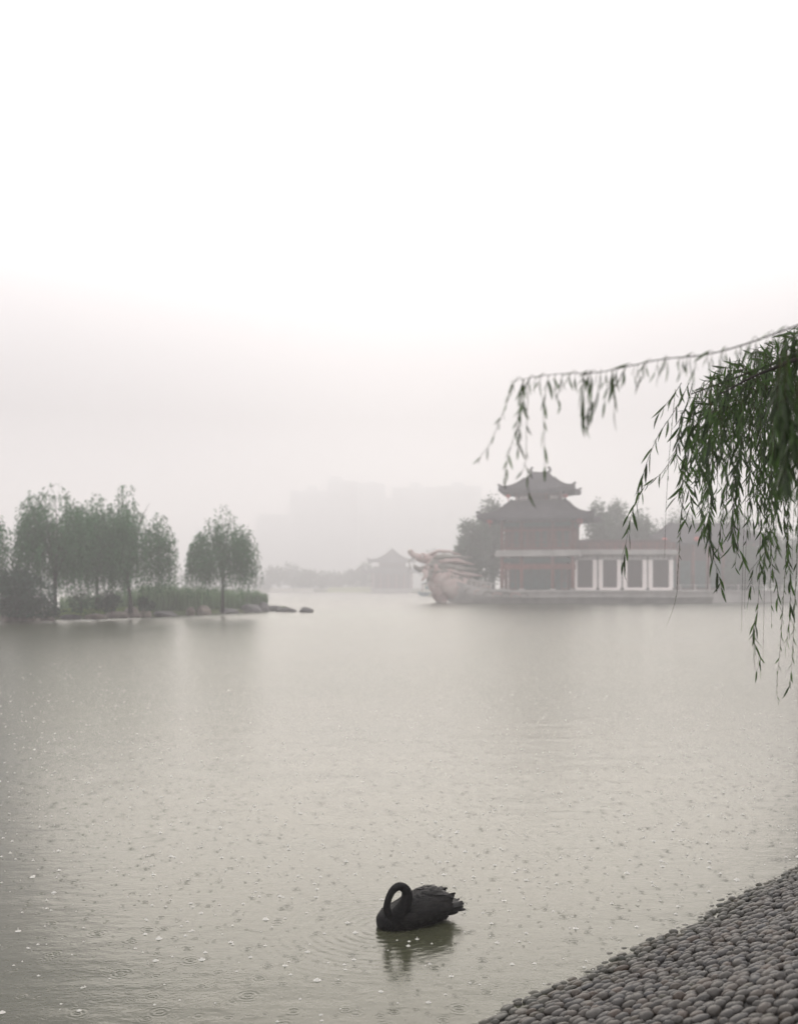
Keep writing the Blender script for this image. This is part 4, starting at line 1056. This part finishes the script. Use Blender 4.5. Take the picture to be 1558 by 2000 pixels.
# the mass of shoots: each leaves a limb, arches over and hangs
def crown_top(px): u = min(1.3, max(0, (px - 1310) / 250)); return 774 - 140 * u ** .9
for i in range(96):
    u = rs.random() ** .8; px = 1322 + 290 * u; d = rs.choice((6.05, 7.05, 7.05, 8.15)) + rs.uniform(-.1, .1)
    tip = rs.choice((rs.uniform(850, 960), rs.uniform(920, 1060), rs.uniform(980, 1130)))
    tip = min(tip, 1010 + (px - 1338) * .9) if px < 1420 else tip
    top = crown_top(px) + 110 * rs.random() ** 1.4; ln = tip - top; lean = rs.uniform(-.12, .02) * ln * (1.0 if px < 1450 else .5)
    c = [(px + 26, top + 16), (px + 13, top), (px + 2, top + 10), (px + lean * .25, top + ln * .25), (px + lean * .6 + rs.gauss(0, 5), top + ln * .55), (px + lean * .85 + rs.gauss(0, 5), top + ln * .8), (px + lean, tip)]
    shoot(seen_pts(c, d, rs.uniform(-.3, .3)), dens=rs.uniform(.5, 1.1), lsize=rs.uniform(.08, .135), spread=rs.uniform(.35, .75))
for i in range(46):                                              # short dense ones near the limbs
    px = 1350 + 240 * rs.random(); d = rs.choice((6.05, 7.05, 8.15)); top = crown_top(px) + 90 * rs.random(); tip = top + rs.uniform(50, 170)
    shoot(seen_pts([(px + 24, top + 14), (px + 11, top), (px, top + (tip - top) * .3), (px - rs.uniform(-6, 26), tip)], d), dens=1.1, lsize=rs.uniform(.085, .125), spread=.65)
# closer, out of focus clump at the right edge
for i in range(20):
    px = rs.uniform(1505, 1600); top = 740 + rs.uniform(-60, 30); tip = rs.uniform(830, 960); d = 4.3 + rs.uniform(-.1, .1)
    shoot(seen_pts([(px + 6, top), (px, top + (tip - top) * .4), (px - 4 + rs.gauss(0, 8), tip)], d), dens=1.2, lsize=.12, spread=.5)
BR = ((1000, 744), (1090, 730), (1170, 727), (1290, 702), (1400, 688), (1560, 634), (1650, 600))
for k in range(58):                                              # short leafy sprigs along the slender bough
    x = 1006 + 560 * (k // 3 / 19) + rs.gauss(0, 9); y = float(np.interp(x, [b[0] for b in BR], [b[1] for b in BR])); q = rs.uniform(14, 50) * (1.2 if x > 1350 else .8)
    if k % 4 == 0: c = [(x + 4, y), (x - 4, y - 5), (x - 12, y + q * .3), (x - 15, y + q)]
    else: c = [(x, y), (x - 3, y + q * .5), (x - 7, y + q)]
    shoot(seen_pts(c, 4.25), dens=rs.uniform(.6, 1.3), lsize=rs.uniform(.05, .085), r0=.0011, spread=rs.uniform(.25, .6))
# three thin shoots left of the tower top and the near clump
shoot(seen_pts([(1005, 743), (988, 790), (972, 830), (956, 868), (938, 892), (934, 906)], 4.2), dens=.7, lsize=.05, r0=.0014)
shoot(seen_pts([(1023, 740), (1014, 800), (1004, 850), (992, 890), (984, 940)], 4.2), dens=.9, lsize=.06, r0=.0014)
shoot(seen_pts([(1021, 740), (1020, 790), (1014, 830), (1012, 880)], 4.2), dens=1.5, lsize=.07, r0=.0014)
shoot(seen_pts([(1033, 738), (1028, 820), (1026, 900), (1016, 925)], 4.2), dens=.3, lsize=.05, r0=.0014)
shoot(seen_pts([(1022, 905), (1030, 922), (1032, 965)], 4.2), dens=.8, lsize=.085, r0=.0011, below=4.29)
shoot(seen_pts([(1071, 732), (1062, 790), (1062, 850), (1064, 925)], 4.2), dens=.45, lsize=.08, r0=.0014)
shoot(seen_pts([(1083, 730), (1084, 764), (1094, 790)], 4.2), dens=1, lsize=.05, r0=.0014)
shoot(seen_pts([(1139, 726), (1138, 770), (1136, 800), (1140, 830)], 4.1), dens=1.2, lsize=0.094, spread=.22, r0=.0014)
shoot(seen_pts([(1153, 724), (1152, 775), (1146, 815)], 4.1), dens=1.1, lsize=0.099, spread=.22, r0=.0014)
shoot(seen_pts([(1173, 721), (1166, 770), (1150, 800)], 4.1), dens=.9, lsize=0.099, spread=.22, r0=.0014)
shoot(seen_pts([(1199, 718), (1184, 766), (1178, 800)], 4.1), dens=.55, lsize=0.089, spread=.22, r0=.0014)
shoot(seen_pts([(1193, 719), (1200, 772), (1198, 808)], 4.1), dens=.45, lsize=0.083, spread=.22, r0=.0014)

def leaf_mat(p, d, roll, sz):
    q = d.to_track_quat('X', 'Z').to_matrix() @ Matrix.Rotation(roll, 3, 'X'); return q, p
def showing(L_):
    p, d, roll, sz = L_; px = 779 + p.x / p.y * FPX; py = HOR + (CAM_H - p.z) / p.y * FPX
    return sz / p.y if (-20 < px < 1560 and 0 < py < 2000) else 0
order = sorted(range(len(LEAVES)), key=lambda i: -showing(LEAVES[i])); first = set(order[:300])
Vv, Ff, off = [], [], 0
for i, (p, d, roll, sz) in enumerate(LEAVES):
    q, _ = leaf_mat(p, d, roll, sz); k = i % 6
    if i in first:
        o = bpy.data.objects.new('leaf', leaf_me[k]); col.objects.link(o); o.parent = wil
        o.matrix_local = Matrix.Translation(p - WT) @ q.to_4x4() @ Matrix.Diagonal((sz, sz, sz, 1))
    else:
        A = (leaf_np[k] * sz) @ np.array(q).T + np.array(p - WT); Vv.append(A); Ff.extend([tuple(x + off for x in f) for f in leaf_f]); off += len(A)
mb = MB(); mb.v = [tuple(x) for x in np.concatenate(Vv)]; mb.f = Ff
o = mb.build('foliage', M['leaf_near'], wil, smooth=True); o['kind'] = 'stuff'
print('leaves', len(LEAVES), 'objects', len(scene.objects))
